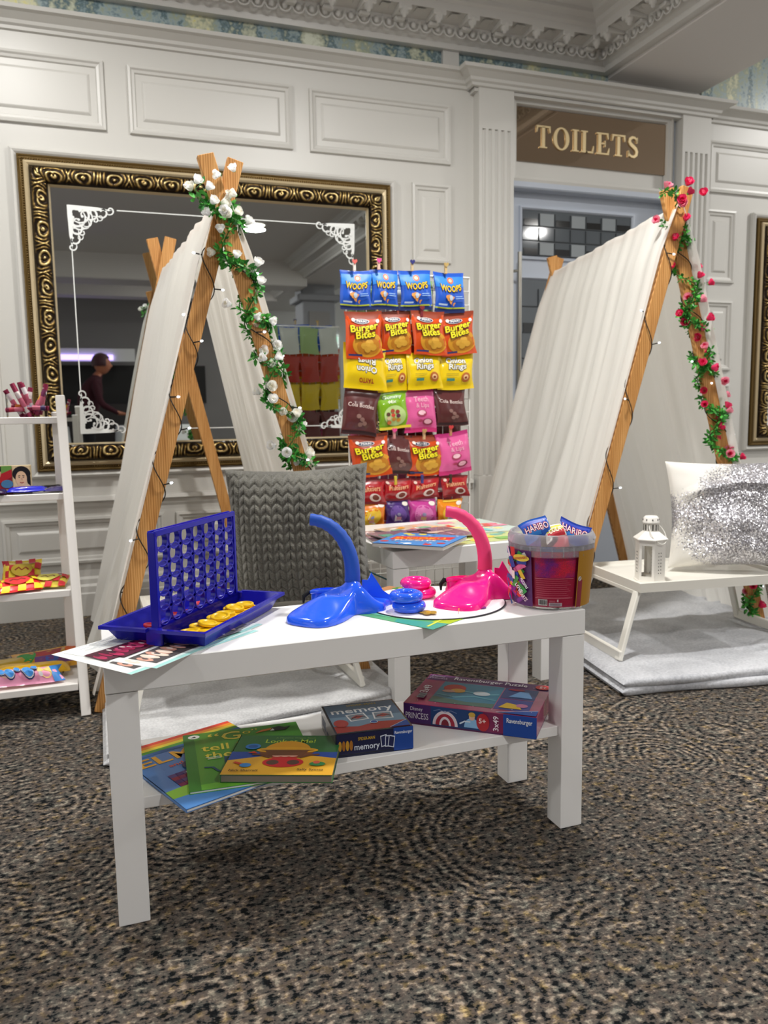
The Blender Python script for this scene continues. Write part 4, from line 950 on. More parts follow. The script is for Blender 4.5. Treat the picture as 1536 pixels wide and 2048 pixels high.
def lap_tray(label, loc, rz, W, D, H, zb):
    r = thing('lap_tray', label, 'tray table', (*loc, zb), rz)
    mb = MB(); t = .030
    mb.box((0.004, .004, H-.014), (W-.004, D-.004, H-.010), m_tray)
    frame = [(0, -t), (-.002, 0), (.010, .0), (.016, -.012)]
    L = [[(i, i, H+z), (W-i, i, H+z), (W-i, D-i, H+z), (i, D-i, H+z)] for i, z in frame]; v = [p for q_ in L for p in q_]
    mb.add(v, [(4*i+k, 4*i+(k+1) % 4, 4*i+4+(k+1) % 4, 4*i+4+k) for i in range(3) for k in range(4)], m_tray)
    mb.box((.001, .001, H-t), (W-.001, .012, H-.012), m_tray).box((.001, D-.012, H-t), (W-.001, D-.001, H-.012), m_tray).box((.001, .001, H-t), (.012, D-.001, H-.012), m_tray).box((W-.012, .001, H-t), (W-.001, D-.001, H-.012), m_tray)
    mb.build('tray_top', r)
    for s, x in ((-1, .006), (1, W-.006)):
        mb = MB(); zt = H-.032; xo = x+s*(.075 if W > .55 else .055)
        mb.bar((x, .03, zt), (xo, .004, .0), .030, .014, (0, 1, 0), m_tray, .003); mb.bar((x, D-.03, zt), (xo, D-.004, .0), .030, .014, (0, 1, 0), m_tray, .003)
        mb.bar((xo-s*.004, -.008, .016), (xo-s*.004, D+.008, .016), .014, .034, (1, 0, 0), m_tray, .003); mb.bar((x, .015, zt-.004), (x, D-.015, zt-.004), .014, .016, (1, 0, 0), m_tray, .003)
        mb.build('folding_leg', r)
    MB().bar((W-.03, .02, H-.045), (W+.045, .10, .10), .012, .006, (0, 1, 0), m_tray).build('brace', r)
    return r
lap_tray('cream lap tray with folding legs under the grey knitted cushion', (.098, 2.16), radians(1), .548, .35, .255, .040)
lap_tray('cream lap tray with folding legs carrying the white lantern', (1.583, 2.055), radians(-7), .56, .37, .245, .050)

def cushion(name, label, cat, M, W, H, T, m, knit=None, nu=120, nv=120, puff=2.6, wr=0):
    r = thing(name, label, cat, M.to_translation()); r.rotation_euler = M.to_euler(); mb = MB()
    for s in (-1, 1):
        def fn(a, b):
            x = 2*a-1; z = 2*b-1
            X = x*W/2*(1-.075*(1-z*z)*abs(x)); Z = z*H/2*(1-.075*(1-x*x)*abs(z))
            y = T/2*((1-abs(x)**puff)*(1-abs(z)**puff))**.5
            if wr: y += wr*noise.noise(Vector((x*2.1, z*2.4+x, s*2.0)))*(1-abs(x)**4)*(1-abs(z)**4)+wr*.7*max(0, 1-abs((z-.55+.35*x*x)*7))*(1-x*x)
            if knit: y += knit(X, Z)*min(1, 12*(1-max(abs(x), abs(z))+.04))
            return (X if s < 0 else -X, s*y, Z)
        mb.grid(fn, nu, nv, m)
    o = mb.build('cushion_cover', r); return r
def knit(X, Z):
    cwid = .0315; c = X/cwid; k = math.floor(c); f = (c-k-.5)*2; ph = Z/.0265+abs(f)*.62*(1)
    s_ = ph-math.floor(ph); return .0115*(1-abs(f)**3*.75)*(.25+.75*sin(pi*s_)**.6)*(.35+.65*min(1, abs(f)*5+.25))
m_knit = plush('charcoal_knit_plush', '#7c7a70', '#55534c', 300, .7)
cushion('cushion', 'dark grey chunky knit cushion leaning in front of the white rose tent', 'cushion', face((.532, 2.235, .492), radians(2.0), -.06, radians(-20)) @ Matrix.Rotation(-pi/2, 4, 'X'), .412, .405, .20, m_knit, knit, 210, 210, 3.0)
def sequin():
    m = mat('silver_sequins', '#d9d9dc', .3, metal=.8); n = N(m); tc = n.a('ShaderNodeTexCoord')
    v = n.a('ShaderNodeTexVoronoi', i_Scale=330.0); n.k(tc.outputs['Object'], v.inputs['Vector'])
    no = n.a('ShaderNodeTexNoise', i_Scale=4.5, i_Detail=4.0, i_Distortion=.6); n.k(tc.outputs['Object'], no.inputs['Vector'])
    sx = n.a('ShaderNodeSeparateXYZ'); n.k(tc.outputs['Object'], sx.inputs[0])
    edge = n.math('ADD', n.math('MULTIPLY', n.math('ABSOLUTE', n.math('SUBTRACT', sx.outputs[0], .04)), 2.0), n.math('MULTIPLY', n.math('ABSOLUTE', n.math('ADD', sx.outputs[2], .0)), 2.1))
    f = n.math('SUBTRACT', n.math('ADD', no.outputs[0], .50), edge)
    jit = n.a('ShaderNodeSeparateColor'); n.k(v.outputs['Color'], jit.inputs[0])
    f = n.math('ADD', f, n.math('MULTIPLY', n.math('SUBTRACT', jit.outputs[0], .5), .22))
    mask = n.ramp(f, (.36, 0.0), (.42, 1.0))
    col = n.ramp(jit.outputs[1], (.0, '#8f8d95'), (.35, '#bdbbc2'), (.75, '#e3e2e6'), (1.0, '#f3f0f2'))
    n.k(n.mix(mask, srgb('#e4e1da'), col), n.b.inputs['Base Color'])
    n.k(n.math('MULTIPLY', mask, .75), n.b.inputs['Metallic']); n.k(n.math('SUBTRACT', .85, n.math('MULTIPLY', mask, .55)), n.b.inputs['Roughness'])
    vm = n.a('ShaderNodeVectorMath', operation='SUBTRACT'); n.k(v.outputs['Color'], vm.inputs[0]); vm.inputs[1].default_value = (.5, .5, .5)
    vs = n.a('ShaderNodeVectorMath', operation='SCALE'); n.k(vm.outputs[0], vs.inputs[0]); n.k(n.math('MULTIPLY', mask, 1.1), vs.inputs[3])
    ge = n.a('ShaderNodeNewGeometry'); ad = n.a('ShaderNodeVectorMath', operation='ADD'); n.k(ge.outputs['Normal'], ad.inputs[0]); n.k(vs.outputs[0], ad.inputs[1])
    no2 = n.a('ShaderNodeVectorMath', operation='NORMALIZE'); n.k(ad.outputs[0], no2.inputs[0]); n.k(no2.outputs[0], n.b.inputs['Normal']); return m
cushion('cushion', 'silver and white sequin cushion leaning behind the lantern at the right edge', 'cushion', face((2.045, 2.135, .482), radians(1), -.20, radians(-30)) @ Matrix.Rotation(-pi/2, 4, 'X'), .48, .372, .16, sequin(), None, 80, 80, 2.8, .030)

m_lan = mat('white_enamel', '#e9e6df', .4); m_hole = mat('dark_hole', '#3a3834', .9)
ln = thing('candle_lantern', 'small white metal lantern with a ring handle on the right lap tray', 'lantern', (1.668, 2.120, .2835), radians(8))
ln.scale = (1, 1, 1.09)
mb = MB(); HR = .048
def hexa(r, a0=0): return [(r*cos(a0+pi/3*k), r*sin(a0+pi/3*k)) for k in range(6)]
mb.prism(hexa(HR+.003), 0, .007, m_lan).prism(hexa(HR+.003), .122, .128, m_lan); mb.build('base_and_rim', ln)
mb = MB(); hp = hexa(HR)
for k in range(6):
    a, b = Vector((*hp[k], 0)), Vector((*hp[(k+1) % 6], 0)); d = (b-a); up_ = Vector((0, 0, 1))
    def q4(s0, s1, z0, z1): mb.add([a+d*s0+up_*z0, a+d*s1+up_*z0, a+d*s1+up_*z1, a+d*s0+up_*z1]+[(a+d*s0)*.97+up_*z0, (a+d*s1)*.97+up_*z0, (a+d*s1)*.97+up_*z1, (a+d*s0)*.97+up_*z1], [(0, 1, 2, 3), (7, 6, 5, 4), (0, 4, 5, 1), (3, 2, 6, 7), (1, 5, 6, 2), (0, 3, 7, 4)], m_lan)
    if k % 2 == 0:
        q4(0, 1, .007, .122)
        for i in range(7):
            for j in range(2):
                c = a+d*(.4+.2*j)+up_*(.03+.010*i); mb.ball(c*1.0, .0016, m_hole, 6, 4)
    else: q4(0, .16, .007, .122); q4(.84, 1, .007, .122); q4(.16, .84, .007, .020); q4(.16, .84, .112, .122)
mb.build('side_panels', ln)
mb = MB(); mb.lathe([(HR+.008, .128), (HR+.008, .131), (.026, .152), (.020, .153)], m_lan, 6, smooth=False); mb.build('roof', ln)
mb = MB(); mb.lathe([(.022, .152), (.0225, .176)], m_lan, 24)
for k in range(12): a = 2*pi*k/12; mb.box((-.0018, -.0232, .155), (.0018, -.0222, .173), m_hole, Matrix.Rotation(a, 4, 'Z'))
mb.lathe([(.0225, .174), (.0265, .176), (.0265, .180), (.025, .182), (.024, .192), (.019, .197), (0, .198)], m_lan, 24)
for k in range(8): a = 2*pi*k/8+.2; mb.ball((.0245*cos(a), .0245*sin(a), .187), .0026, m_hole, 6, 4)
mb.build('vent_cap', ln)
mb = MB(); mb.tube([(-.030*sin(a), -.018*(1-cos(a))-.012*sin(a/2)-.004, .178-.030*(1-cos(a))) for a in [2*pi*k/30 for k in range(31)]], .0013, m_lan, 6); mb.build('ring_handle', ln)
mb = MB(); mb.lathe([(0, .007), (.019, .007), (.019, .022), (0, .022)], mat('candle_wax', '#e8e4d8', .5), 18); mb.tube([(0, 0, .022), (.001, 0, .030)], .0006, m_hole, 4); mb.build('tealight', ln)

# ================================================================== TENTS
def wood_mat():
    m = mat('pine', '#c79253', .55); n = N(m); tc = n.a('ShaderNodeTexCoord')
    mp = n.a('ShaderNodeMapping'); mp.inputs['Scale'].default_value = (22, 22, 2.2); n.k(tc.outputs['Object'], mp.inputs[0])
    no = n.a('ShaderNodeTexNoise', i_Scale=1.6, i_Detail=5.0, i_Distortion=1.6); n.k(mp.outputs[0], no.inputs['Vector'])
    w_ = n.a('ShaderNodeTexWave', i_Scale=2.2, i_Distortion=5.0, i_Detail=2.0); n.k(mp.outputs[0], w_.inputs['Vector'])
    kn = n.a('ShaderNodeTexVoronoi', i_Scale=4.3); n.k(tc.outputs['Object'], kn.inputs['Vector'])
    f = n.math('ADD', n.math('MULTIPLY', no.outputs[0], .7), n.math('MULTIPLY', w_.outputs[0], .3))
    c = n.ramp(f, (.3, '#a87136'), (.5, '#c48b4a'), (.7, '#d6a263'))
    c = n.mix(n.ramp(kn.outputs['Distance'], (.03, 1.0), (.075, 0.0)), c, srgb('#6e431d')); n.k(c, n.b.inputs['Base Color']); return m
m_wood = wood_mat()
def voile():
    m = mat('white_voile', '#f0eee8', .8, spec=.15, sheen=.2); n = N(m)
    tr = n.a('ShaderNodeBsdfTranslucent'); tr.inputs[0].default_value = srgb('#f4f1ea'); mx = n.a('ShaderNodeMixShader'); mx.inputs[0].default_value = .38
    out = n.n['Material Output']; n.k(n.b.outputs[0], mx.inputs[1]); n.k(tr.outputs[0], mx.inputs[2]); n.k(mx.outputs[0], out.inputs[0]); return m
m_voile = voile()
def tent(label, L, ang, w, H, Ht, rear, front_left, seed, uend=(1, 1), drop=(.97, .97)):
    """A-frame play tent; L front-left foot, crossing height H, timber tips at Ht"""
    a = radians(ang); X = Vector((cos(a), sin(a), 0)); Nf = Vector((-sin(a), cos(a), 0))
    L = Vector((*L, 0)); r = thing('play_tent', label, 'tent', L)
    O = Vector((0, 0, 0)); fr = {}
    RC = Vector((rear[0], rear[1], 0))-L; D = 1; c_f = X*(w/2); Yd = (RC-c_f).normalized()
    for j, nm in ((0, 'front'), (1, 'rear')):
        for s in (0, 1):
            cen = RC if j else c_f; hw = rear[2] if j else w/2; k = (rear[3] if j else Ht)/H
            foot = cen+X*(hw*(2*s-1)); cr = cen+Vector((0, 0, H)); d = cr-foot; top = foot+d*k
            off = Nf*((-.0135 if (s == 0) == front_left else .0135)*(1 if j == 0 else -1))
            mb = MB(); mb.bar(foot+off, top+off, .046, .024, X, m_wood, .0015); mb.build('leg', r); fr[(j, s)] = (foot, cr, top, off)
    c0, c1 = fr[(0, 0)][1], fr[(1, 0)][1]; MB().tube([c0-Yd*.03+Vector((0, 0, .030)), c1+Yd*.03+Vector((0, 0, -.004))], .010, m_wood, 12).build('ridge_pole', r)
    for s in (0, 1):
        out = (X*(-1 if s == 0 else 1)+Vector((0, 0, .28))).normalized(); rg = random.Random(seed+s); ph = [rg.uniform(0, 6) for _ in range(8)]
        def fn(u, v):
            t = v*drop[s]; fa, ca = fr[(0, s)][0], c0+Vector((0, 0, .050)); fb, cb = fr[(1, s)][0], c1+Vector((0, 0, .016))
            A = ca.lerp(fa, t); B = cb.lerp(fb, t); g = u
            g = u+.02*sin(7*u*pi+ph[0])*t
            P = A.lerp(B, min(1.03, max(-.03, -.03+g*(1.03+.03 if uend[s] == 1 else uend[s]*(.80+.20*t) if s else uend[s]))))
            sag = .030*sin(pi*u)*(sin(pi*t))
            sh = lambda q_: (abs(sin(q_))**.6)*(1 if sin(q_) > 0 else -1)
            rip = .0050*sh(u*23+ph[1]+2.2*t)+.0045*sin(u*49+ph[2]-4*t)+.0036*sh(u*77+ph[3]+2*t)+.011*sin(u*11+ph[4])*t
            rip *= (.5+1.5*t)*(1 if .02 < u < .98 else .4)
            off = .010+.018*min(1, v/.12)
            P = P+out*(off+rip-sag)
            P.z = max(P.z, .004); return P
        mb = MB(); mb.grid(fn, 150, 44, m_voile); mb.build('drape', r)
    return r, fr, X, Nf
t1, f1, X1, N1 = tent('wooden A-frame play tent with white drape, garlanded with white roses', (-.034, 2.343), 0, .79, 1.40, 1.555, (.28, 3.43, .32, 1.555), False, 1, (.97, .78))
t2, f2, X2, N2 = tent('wooden A-frame play tent with white drape, garlanded with pink roses', (1.505, 2.395), -10, .80, 1.475, 1.585, (2.075, 3.38, .40, 1.56), True, 11)

# rose garlands
m_leaf = mat('leaf_green', '#58b04a', .5, spec=.4); m_leaf2 = mat('dark_leaf_green', '#2f7f30', .5); m_stem = mat('vine_stem', '#3c6b2a', .7)
def petal(c):
    nm = 'petal_'+c.lstrip('#')
    if nm in MATS: return MATS[nm]
    m = mat(nm, c, .6); n = N(m); tr = n.a('ShaderNodeBsdfTranslucent'); tr.inputs[0].default_value = srgb(c); mx = n.a('ShaderNodeMixShader'); mx.inputs[0].default_value = .45
    n.k(n.b.outputs[0], mx.inputs[1]); n.k(tr.outputs[0], mx.inputs[2]); n.k(mx.outputs[0], n.n['Material Output'].inputs[0]); return m
def rose_mesh(c_out, c_in, seed):
    mb = MB(); q = random.Random(seed); mo = petal(c_out); mi_ = petal(c_in)
    for ring, (n, r0_, r1_, z0, z1, op) in enumerate(((3, .001, .0045, .002, .019, 0), (4, .003, .0075, .0, .0195, .05), (5, .004, .0100, .0, .0175, .22))):
        for k in range(n):
            a0 = 2*pi*k/n+ring*.5+q.uniform(-.1, .1)
            def fn(u, v): a = a0+(u-.5)*2*pi/n*1.25; rr = r0_+(r1_-r0_)*v**.6+op*.012*v**4; z = z0+(z1-z0)*v*(1-.28*(2*u-1)**2); return (rr*cos(a), rr*sin(a), z)
            mb.grid(fn, 4, 4, mo if ring else mi_)
    mb.lathe([(0, -.003), (.004, -.001), (.0045, .001)], m_leaf, 6); return mb
def garland(label, kind, root, path_pts, cols, nr, seed, extra):
    g = thing('rose_garland', label, 'garland', root); q = random.Random(seed); P = [Vector(p)-Vector(root) for p in path_pts]
    mb = MB(); mb.tube(P, .0018, m_stem, 5); mb.build('vine', g)
    mb = MB(); n = len(P)
    def leaf(c, d, L, m):
        d = d.normalized(); sd = d.orthogonal().normalized(); sd.rotate(Matrix.Rotation(q.uniform(0, 6.28), 3, d)); nn = d.cross(sd)
        mb.add([c, c+d*L*.35+sd*L*.26+nn*L*.06, c+d*L*.75+sd*L*.18+nn*L*.04, c+d*L, c+d*L*.75-sd*L*.18+nn*L*.04, c+d*L*.35-sd*L*.26+nn*L*.06, c+d*L*.5], [(0, 1, 6), (1, 2, 6), (2, 3, 6), (3, 4, 6), (4, 5, 6), (5, 0, 6)], m, True)
    for i in range(0, n):
        c = P[i]
        dens = .5+.5*sin(i*.33+seed)
        for k in range(int(5+14*dens)):
            d = Vector((q.uniform(-1, 1), q.uniform(-1, .4), q.uniform(-.8, .8))); leaf(c+d*.008, d, q.uniform(.010, .024), m_leaf if q.random() < .6 else m_leaf2)
    lv = mb.build('leaves', g); lv['kind'] = 'stuff'
    protos = []
    for v in range(3):
        o = rose_mesh(cols[v % len(cols)][0], cols[v % len(cols)][1], v).build('rose', g); protos.append(o)
    used = set(); spots = []
    for i in range(nr): j = int((i+.5)/nr*(n-1)); spots.append((P[j], q.uniform(.018, .042)))
    for e in extra: spots.append((Vector(e)-Vector(root), .0))
    for i, (c, off) in enumerate(spots):
        d = Vector((q.uniform(-1.2, 1.0), q.uniform(-1.0, -.3), q.uniform(-.3, 1.1))).normalized(); v = i % 3
        o = protos[v] if v not in used else protos[v].copy()
        if v in used: COL.objects.link(o); o.parent = g
        used.add(v); o.location = c+d*off; o.rotation_euler = d.to_track_quat('Z', 'Y').to_euler(); s = q.uniform(1.0, 1.3); o.scale = (s, s, s)
    return g
def helix(fr, key, t0, t1_, turns, R, ph, Nf, X, n, base):
    foot, cr, top, off = fr[key]; out = []
    d = (top-foot); up_ = d.normalized(); sx = (X-up_*X.dot(up_)).normalized()
    for i in range(n+1):
        t = t0+(t1_-t0)*i/n; a = ph+2*pi*turns*i/n; c = base+foot+off+d*t
        out.append(c+sx*(R*cos(a))+Nf*(R*.78*sin(a)))
    return out
b1 = Vector((-.034, 2.343, 0)); b2 = Vector((1.505, 2.395, 0))
tail = [Vector((.30, 2.31, 1.47)), Vector((.285, 2.30, 1.455)), Vector((.29, 2.30, 1.43)), Vector((.31, 2.30, 1.415))]
pg = tail+helix(f1, (0, 1), .93, .10, 9.5, .033, 2.2, N1, X1, 150, b1); pg += helix(f1, (0, 1), .12, .93, 6.5, .034, 4.6, N1, X1, 120, b1)
top1 = b1+X1*.395
garland('green garland of white roses wound down the right leg of the left tent', 'white', tuple(b1+X1*.79), pg, [('#ffffff', '#fffdf4'), ('#fffef8', '#fbf7ea'), ('#ffffff', '#f8f4e6')], 60, 5,
        [(.285, 2.295, 1.470), (.272, 2.30, 1.450), (.392, 2.30, 1.51), (.352, 2.29, 1.495), (.395, 2.30, 1.445), (.325, 2.29, 1.418), (.318, 2.29, 1.386), (.39, 2.30, 1.40)])
pg2 = [Vector((1.80, 2.26, 1.55)), Vector((1.83, 2.25, 1.545)), Vector((1.85, 2.26, 1.52))]+helix(f2, (0, 1), .96, .06, 9.5, .033, .8, N2, X2, 150, b2); pg2 += helix(f2, (0, 1), .08, .94, 6.5, .034, 3.4, N2, X2, 120, b2)
garland('green garland of pink roses wound down the right leg of the right tent', 'pink', tuple(b2+X2*.8), pg2, [('#f0447a', '#d01f52'), ('#f7a3b8', '#e23a6e'), ('#e8356a', '#f58aa8')], 58, 8,
        [(1.800, 2.255, 1.557), (1.872, 2.24, 1.573), (1.855, 2.24, 1.522), (1.86, 2.24, 1.505), (1.95, 2.25, 1.55)])
# battery string lights
m_cable = mat('black_cable', '#15120f', .6); m_bulb = mat('led_bulb', '#f2f6ff', .2, emit='#eaf2ff', es=3.5)
def string_lights(label, root, paths, step, seed):
    g = thing('string_lights', label, 'string lights', root); q = random.Random(seed); mb = MB(); bulbs = []
    R_ = Vector(root)
    for P in paths:
        P = [p-R_ for p in P]; mb.tube(P, .0017, m_cable, 6)
        for i in range(step//2, len(P)-1, step):
            if P[i].y > P[0].y+.03: continue
            d = Vector((q.choice((-1, 1))*q.uniform(.6, 1), -.35, q.uniform(-.2, .25))).normalized(); e = P[i]+d*.022
            mb.tube([P[i], e], .0019, m_cable, 6); bulbs.append((e, d))
    mb.build('cable', g); pr_ = None
    for e, d in bulbs:
        if pr_ is None: m2 = MB(); m2.ball((0, 0, .003), .0032, m_bulb, 10, 8, (1, 1, 1.5)); o = m2.build('bulb', g); pr_ = o
        else: o = pr_.copy(); COL.objects.link(o); o.parent = g
        o.location = e; o.rotation_euler = d.to_track_quat('Z', 'Y').to_euler()
    return g
string_lights('black wired string lights wound round both front legs of the left tent', tuple(b1), [helix(f1, (0, 0), .90, .04, 7, .0285, -.5, N1, X1, 220, b1), helix(f1, (0, 1), .86, .05, 7, .0285, 1.5, N1, X1, 220, b1)], 13, 2)
string_lights('black wired string lights wound round both front legs of the right tent', tuple(b2), [helix(f2, (0, 0), .95, .04, 6, .0285, .3, N2, X2, 220, b2), helix(f2, (0, 1), .90, .05, 7, .0285, 2.5, N2, X2, 220, b2)], 15, 3)

# ================================================================== WIRE RACK OF CRISP BAGS
m_wire = mat('white_wire', '#e4e2dc', .35)
rk = thing('wire_grid_rack', 'tall white wire grid rack hung with rows of crisp and sweet bags', 'rack', (.845, 2.745, 0))
mb = MB(); RW, RH = .475, 1.335
for i in range(14): mb.tube([(RW*i/13, 0, .05), (RW*i/13, 0, RH)], .0016 if 0 < i < 13 else .004, m_wire, 6)
for j in range(27): z = .055+(RH-.058)*j/26; mb.tube([(0, -.002, z), (RW, -.002, z)], .0016 if 0 < j < 26 else .004, m_wire, 6)
mb.build('grid_panel', rk)
for x in (0, RW): MB().tube([(x, -.09, .004), (x, .13, .004), (x, .02, .05), (x, 0, .3)], .0045, m_wire, 8).build('foot', rk)
OL = dict(c='#1b1408')
def d_woops(p, w, h):
    p.rect(0, 0, w, h*.10, '#0b1f55', 8).rect(0, h*.10, w, h*.135, '#b9c43a', 8).rect(w*.02, h*.62, w*.98, h*.90, '#2a7fd6', 10)
    p.disc(w*.52, h*.80, w*.10, h*.085, '#d9642c', 2).disc(w*.52, h*.80, w*.06, h*.05, '#f1b79a', 1)
    p.text('WOOPS', w*.5, h*.50, h*.17, '#3a2508', .05, w*.74, anchor='c', arc=-.006).text('WOOPS', w*.5, h*.51, h*.155, '#f5cf2a', .02, w*.70, anchor='c', arc=-.006)
    for u, v, a in ((.42, .36, .09), (.52, .30, .11), (.34, .38, .05), (.6, .2, .05)): p.disc(w*u, h*v, w*a, h*a*.9, '#e39a4a', 1, 12, .8, 4.6)
    p.disc(w*.47, h*.36, w*.06, h*.07, '#b9c9da', 1).rect(w*.08, h*.17, w*.36, h*.21, '#b9cfe8', 3).rect(w*.62, h*.38, w*.86, h*.395, '#a9d0f0', 3).rect(w*.62, h*.33, w*.90, h*.345, '#a9d0f0', 3)
def d_burger(p, w, h):
    p.rect(0, h*.84, w, h, '#8f3413', 8).disc(w*.60, h*.30, w*.42, h*.26, '#d99a2a', 3, 26).disc(w*.62, h*.27, w*.32, h*.19, '#c07c1e', 3, 22)
    for u, v, a in ((.5, .28, .10), (.64, .33, .12), (.74, .24, .10), (.58, .2, .09)): p.disc(w*u, h*v, w*a, h*a*.7, '#dda83c', 1, 12)
    p.disc(w*.42, h*.79, w*.22, h*.055, '#e8e2dc', 2, 18).disc(w*.42, h*.79, w*.20, h*.045, '#1b2450', 2, 18).text("PERRI", w*.42, h*.77, h*.05, '#f3f1ec', .01, w*.26, anchor='c').disc(w*.20, h*.82, w*.05, h*.04, '#e9e4da', 1, 10)
    p.text('Burger', w*.50, h*.585, h*.155, '#2a1c06', .07, w*.80, rot=.12, anchor='c', up=True).text('Burger', w*.50, h*.590, h*.148, '#f2e01f', .025, w*.77, rot=.12, anchor='c')
    p.text('Bites', w*.54, h*.435, h*.155, '#2a1c06', .07, w*.58, rot=.12, anchor='c').text('Bites', w*.54, h*.440, h*.148, '#f2e01f', .025, w*.55, rot=.12, anchor='c')
    p.rect(w*.05, h*.065, w*.42, h*.105, '#2b3566', 4).disc(w*.86, h*.78, w*.05, h*.045, '#e8e4e2', 1, 10)
def d_onion(p, w, h):
    p.text('Onion', w*.47, h*.72, h*.16, '#4a4630', .07, w*.56, anchor='c', arc=.004).text('Onion', w*.47, h*.725, h*.15, '#f3f1e6', .02, w*.54, anchor='c', arc=.004).text('Rings', w*.52, h*.55, h*.16, '#4a4630', .07, w*.52, anchor='c').text('Rings', w*.52, h*.555, h*.15, '#f3f1e6', .02, w*.50, anchor='c')
    p.disc(w*.76, h*.32, w*.13, h*.13, '#b5652a', 2, 20).disc(w*.76, h*.32, w*.075, h*.07, '#e8c08a', 1, 16).disc(w*.76, h*.31, w*.04, h*.03, '#8f2f1a', 1, 10).rect(w*.22, h*.24, w*.44, h*.31, '#3f8a7a', 3).rect(w*.2, h*.42, w*.55, h*.44, '#b09a1a', 3).rect(w*.2, h*.38, w*.5, h*.395, '#b09a1a', 3)
def d_onion_up(p, w, h):
    p.text('Onion', w*.55, h*.50, h*.15, '#4a4630', .07, w*.50, anchor='c', flip=True).text('Onion', w*.55, h*.50, h*.14, '#f3f1e6', .02, w*.48, anchor='c', flip=True).text('Rings', w*.55, h*.68, h*.15, '#4a4630', .07, w*.44, anchor='c', flip=True).text('Rings', w*.55, h*.68, h*.14, '#f3f1e6', .02, w*.42, anchor='c', flip=True)
    p.text('TAYTO', w*.52, h*.24, h*.10, '#a8281c', .03, w*.34, anchor='c', flip=True)
def d_cola(p, w, h): p.text('Cola Bottles', w*.5, h*.60, h*.09, '#e3cfc8', .01, w*.76, rot=-.06, anchor='c').rect(w*.02, h*.02, w*.98, h*.09, '#2c1416', 6); [p.disc(w*u, h*v, w*.07, h*.05, '#8d6a62', 1, 10) for u, v in ((.45, .4), (.55, .33), (.62, .25), (.5, .22))]
def d_gummy(p, w, h):
    p.text('Gummy', w*.5, h*.78, h*.10, '#2f7f4a', .05, w*.66, anchor='c').text('Gummy', w*.5, h*.785, h*.09, '#e8f2d0', .01, w*.62, anchor='c').text('Mix', w*.5, h*.66, h*.09, '#e8f2d0', .02, w*.24, anchor='c').disc(w*.52, h*.34, w*.36, h*.26, '#bcd68a', 3, 24)
    for i, c in enumerate(['#7a2f3a', '#c9452f', '#e0a13a', '#5a3a2a', '#c98f3a', '#8f2a2a', '#e3c9a0', '#a84a2f', '#6a2a4a', '#d97a3a']): p.disc(w*(.30+.052*(i*3 % 9)), h*(.18+.036*(i*5 % 9)), w*.07, h*.05, c, 1, 10)
    p.rect(0, 0, w, h*.07, '#d9c23a', 6)
def d_pinkbag(p, w, h):
    p.rect(0, h*.90, w, h, '#b52a72', 6).rect(0, 0, w, h*.10, '#c2306f', 6).text('Teeth', w*.52, h*.68, h*.12, '#f2a9c4', .02, w*.46, anchor='c').text('& Lips', w*.55, h*.55, h*.10, '#f2a9c4', .02, w*.42, anchor='c')
    for u, v, a, c in ((.5, .42, .16, '#a83a58'), (.5, .43, .12, '#f0c0cc'), (.68, .22, .17, '#8f2a48'), (.68, .23, .12, '#eab0c0'), (.45, .25, .07, '#b04060')): p.disc(w*u, h*v, w*a, h*a*.45, c, 1, 14)
def d_malt(p, w, h):
    p.rect(0, h*.88, w, h, '#7a0f16', 6).rect(0, 0, w, h*.1, '#7a0f16', 6).text('Maltesers', w*.5, h*.50, h*.22, '#d9642a', .03, w*.72, rot=.08, anchor='c').text('Maltesers', w*.5, h*.51, h*.20, '#efc09a', .0, w*.68, rot=.08, anchor='c').disc(w*.62, h*.26, w*.20, h*.16, '#e4d3cc', 2, 18).disc(w*.64, h*.26, w*.12, h*.11, '#7a3626', 2, 14).disc(w*.12, h*.82, w*.06, h*.07, '#d9b9a9', 1, 10)
def d_castle(c1, c2):
    def f(p, w, h):
        p.disc(w*.5, h*.38, w*.34, h*.36, c1, 3, 24).poly([(w*.34, h*.08), (w*.66, h*.08), (w*.66, h*.34), (w*.5, h*.70), (w*.34, h*.34)], '#efe6ea').rect(w*.40, h*.14, w*.60, h*.26, c2, 2).disc(w*.5, h*.36, w*.08, h*.07, '#8f8aa8', 1, 10).disc(w*.84, h*.82, w*.12, h*.09, '#e9e2d8', 1, 14).rect(w*.2, h*.9, w*.8, h*.97, c1, 4)
    return f
ROWS = [('woops', [(0.871, 1.269, 0.117, 0.134), (0.976, 1.272, 0.102, 0.138), (1.093, 1.275, 0.125, 0.139), (1.224, 1.272, 0.123, 0.142)]),
 ('burger', [(0.893, 1.114, 0.136, 0.164), (1.016, 1.124, 0.12, 0.152), (1.139, 1.125, 0.131, 0.156), (1.256, 1.126, 0.145, 0.155)]),
 ('onion', [(0.898, 1.006, 0.160, 0.159), (1.008, 0.988, 0.115, 0.139), (1.124, 0.992, 0.139, 0.133), (1.252, 0.993, 0.152, 0.135)]),
 ('mix', [(0.883, 0.845, 0.133, 0.162), (1.006, 0.854, 0.121, 0.14), (1.111, 0.85, 0.128, 0.162), (1.234, 0.861, 0.13, 0.139)]),
 ('mix2', [(0.918, 0.692, 0.150, 0.153), (1.026, 0.689, 0.115, 0.142), (1.128, 0.686, 0.145, 0.149), (1.246, 0.691, 0.138, 0.155)]),
 ('malt', [(0.918, 0.558, 0.112, 0.094), (1.02, 0.564, 0.112, 0.080), (1.129, 0.564, 0.118, 0.080), (1.251, 0.565, 0.114, 0.080)]),
 ('castle', [(0.919, 0.477, 0.104, 0.090), (1.019, 0.481, 0.098, 0.090), (1.118, 0.479, 0.115, 0.094), (1.231, 0.473, 0.106, 0.090)])]
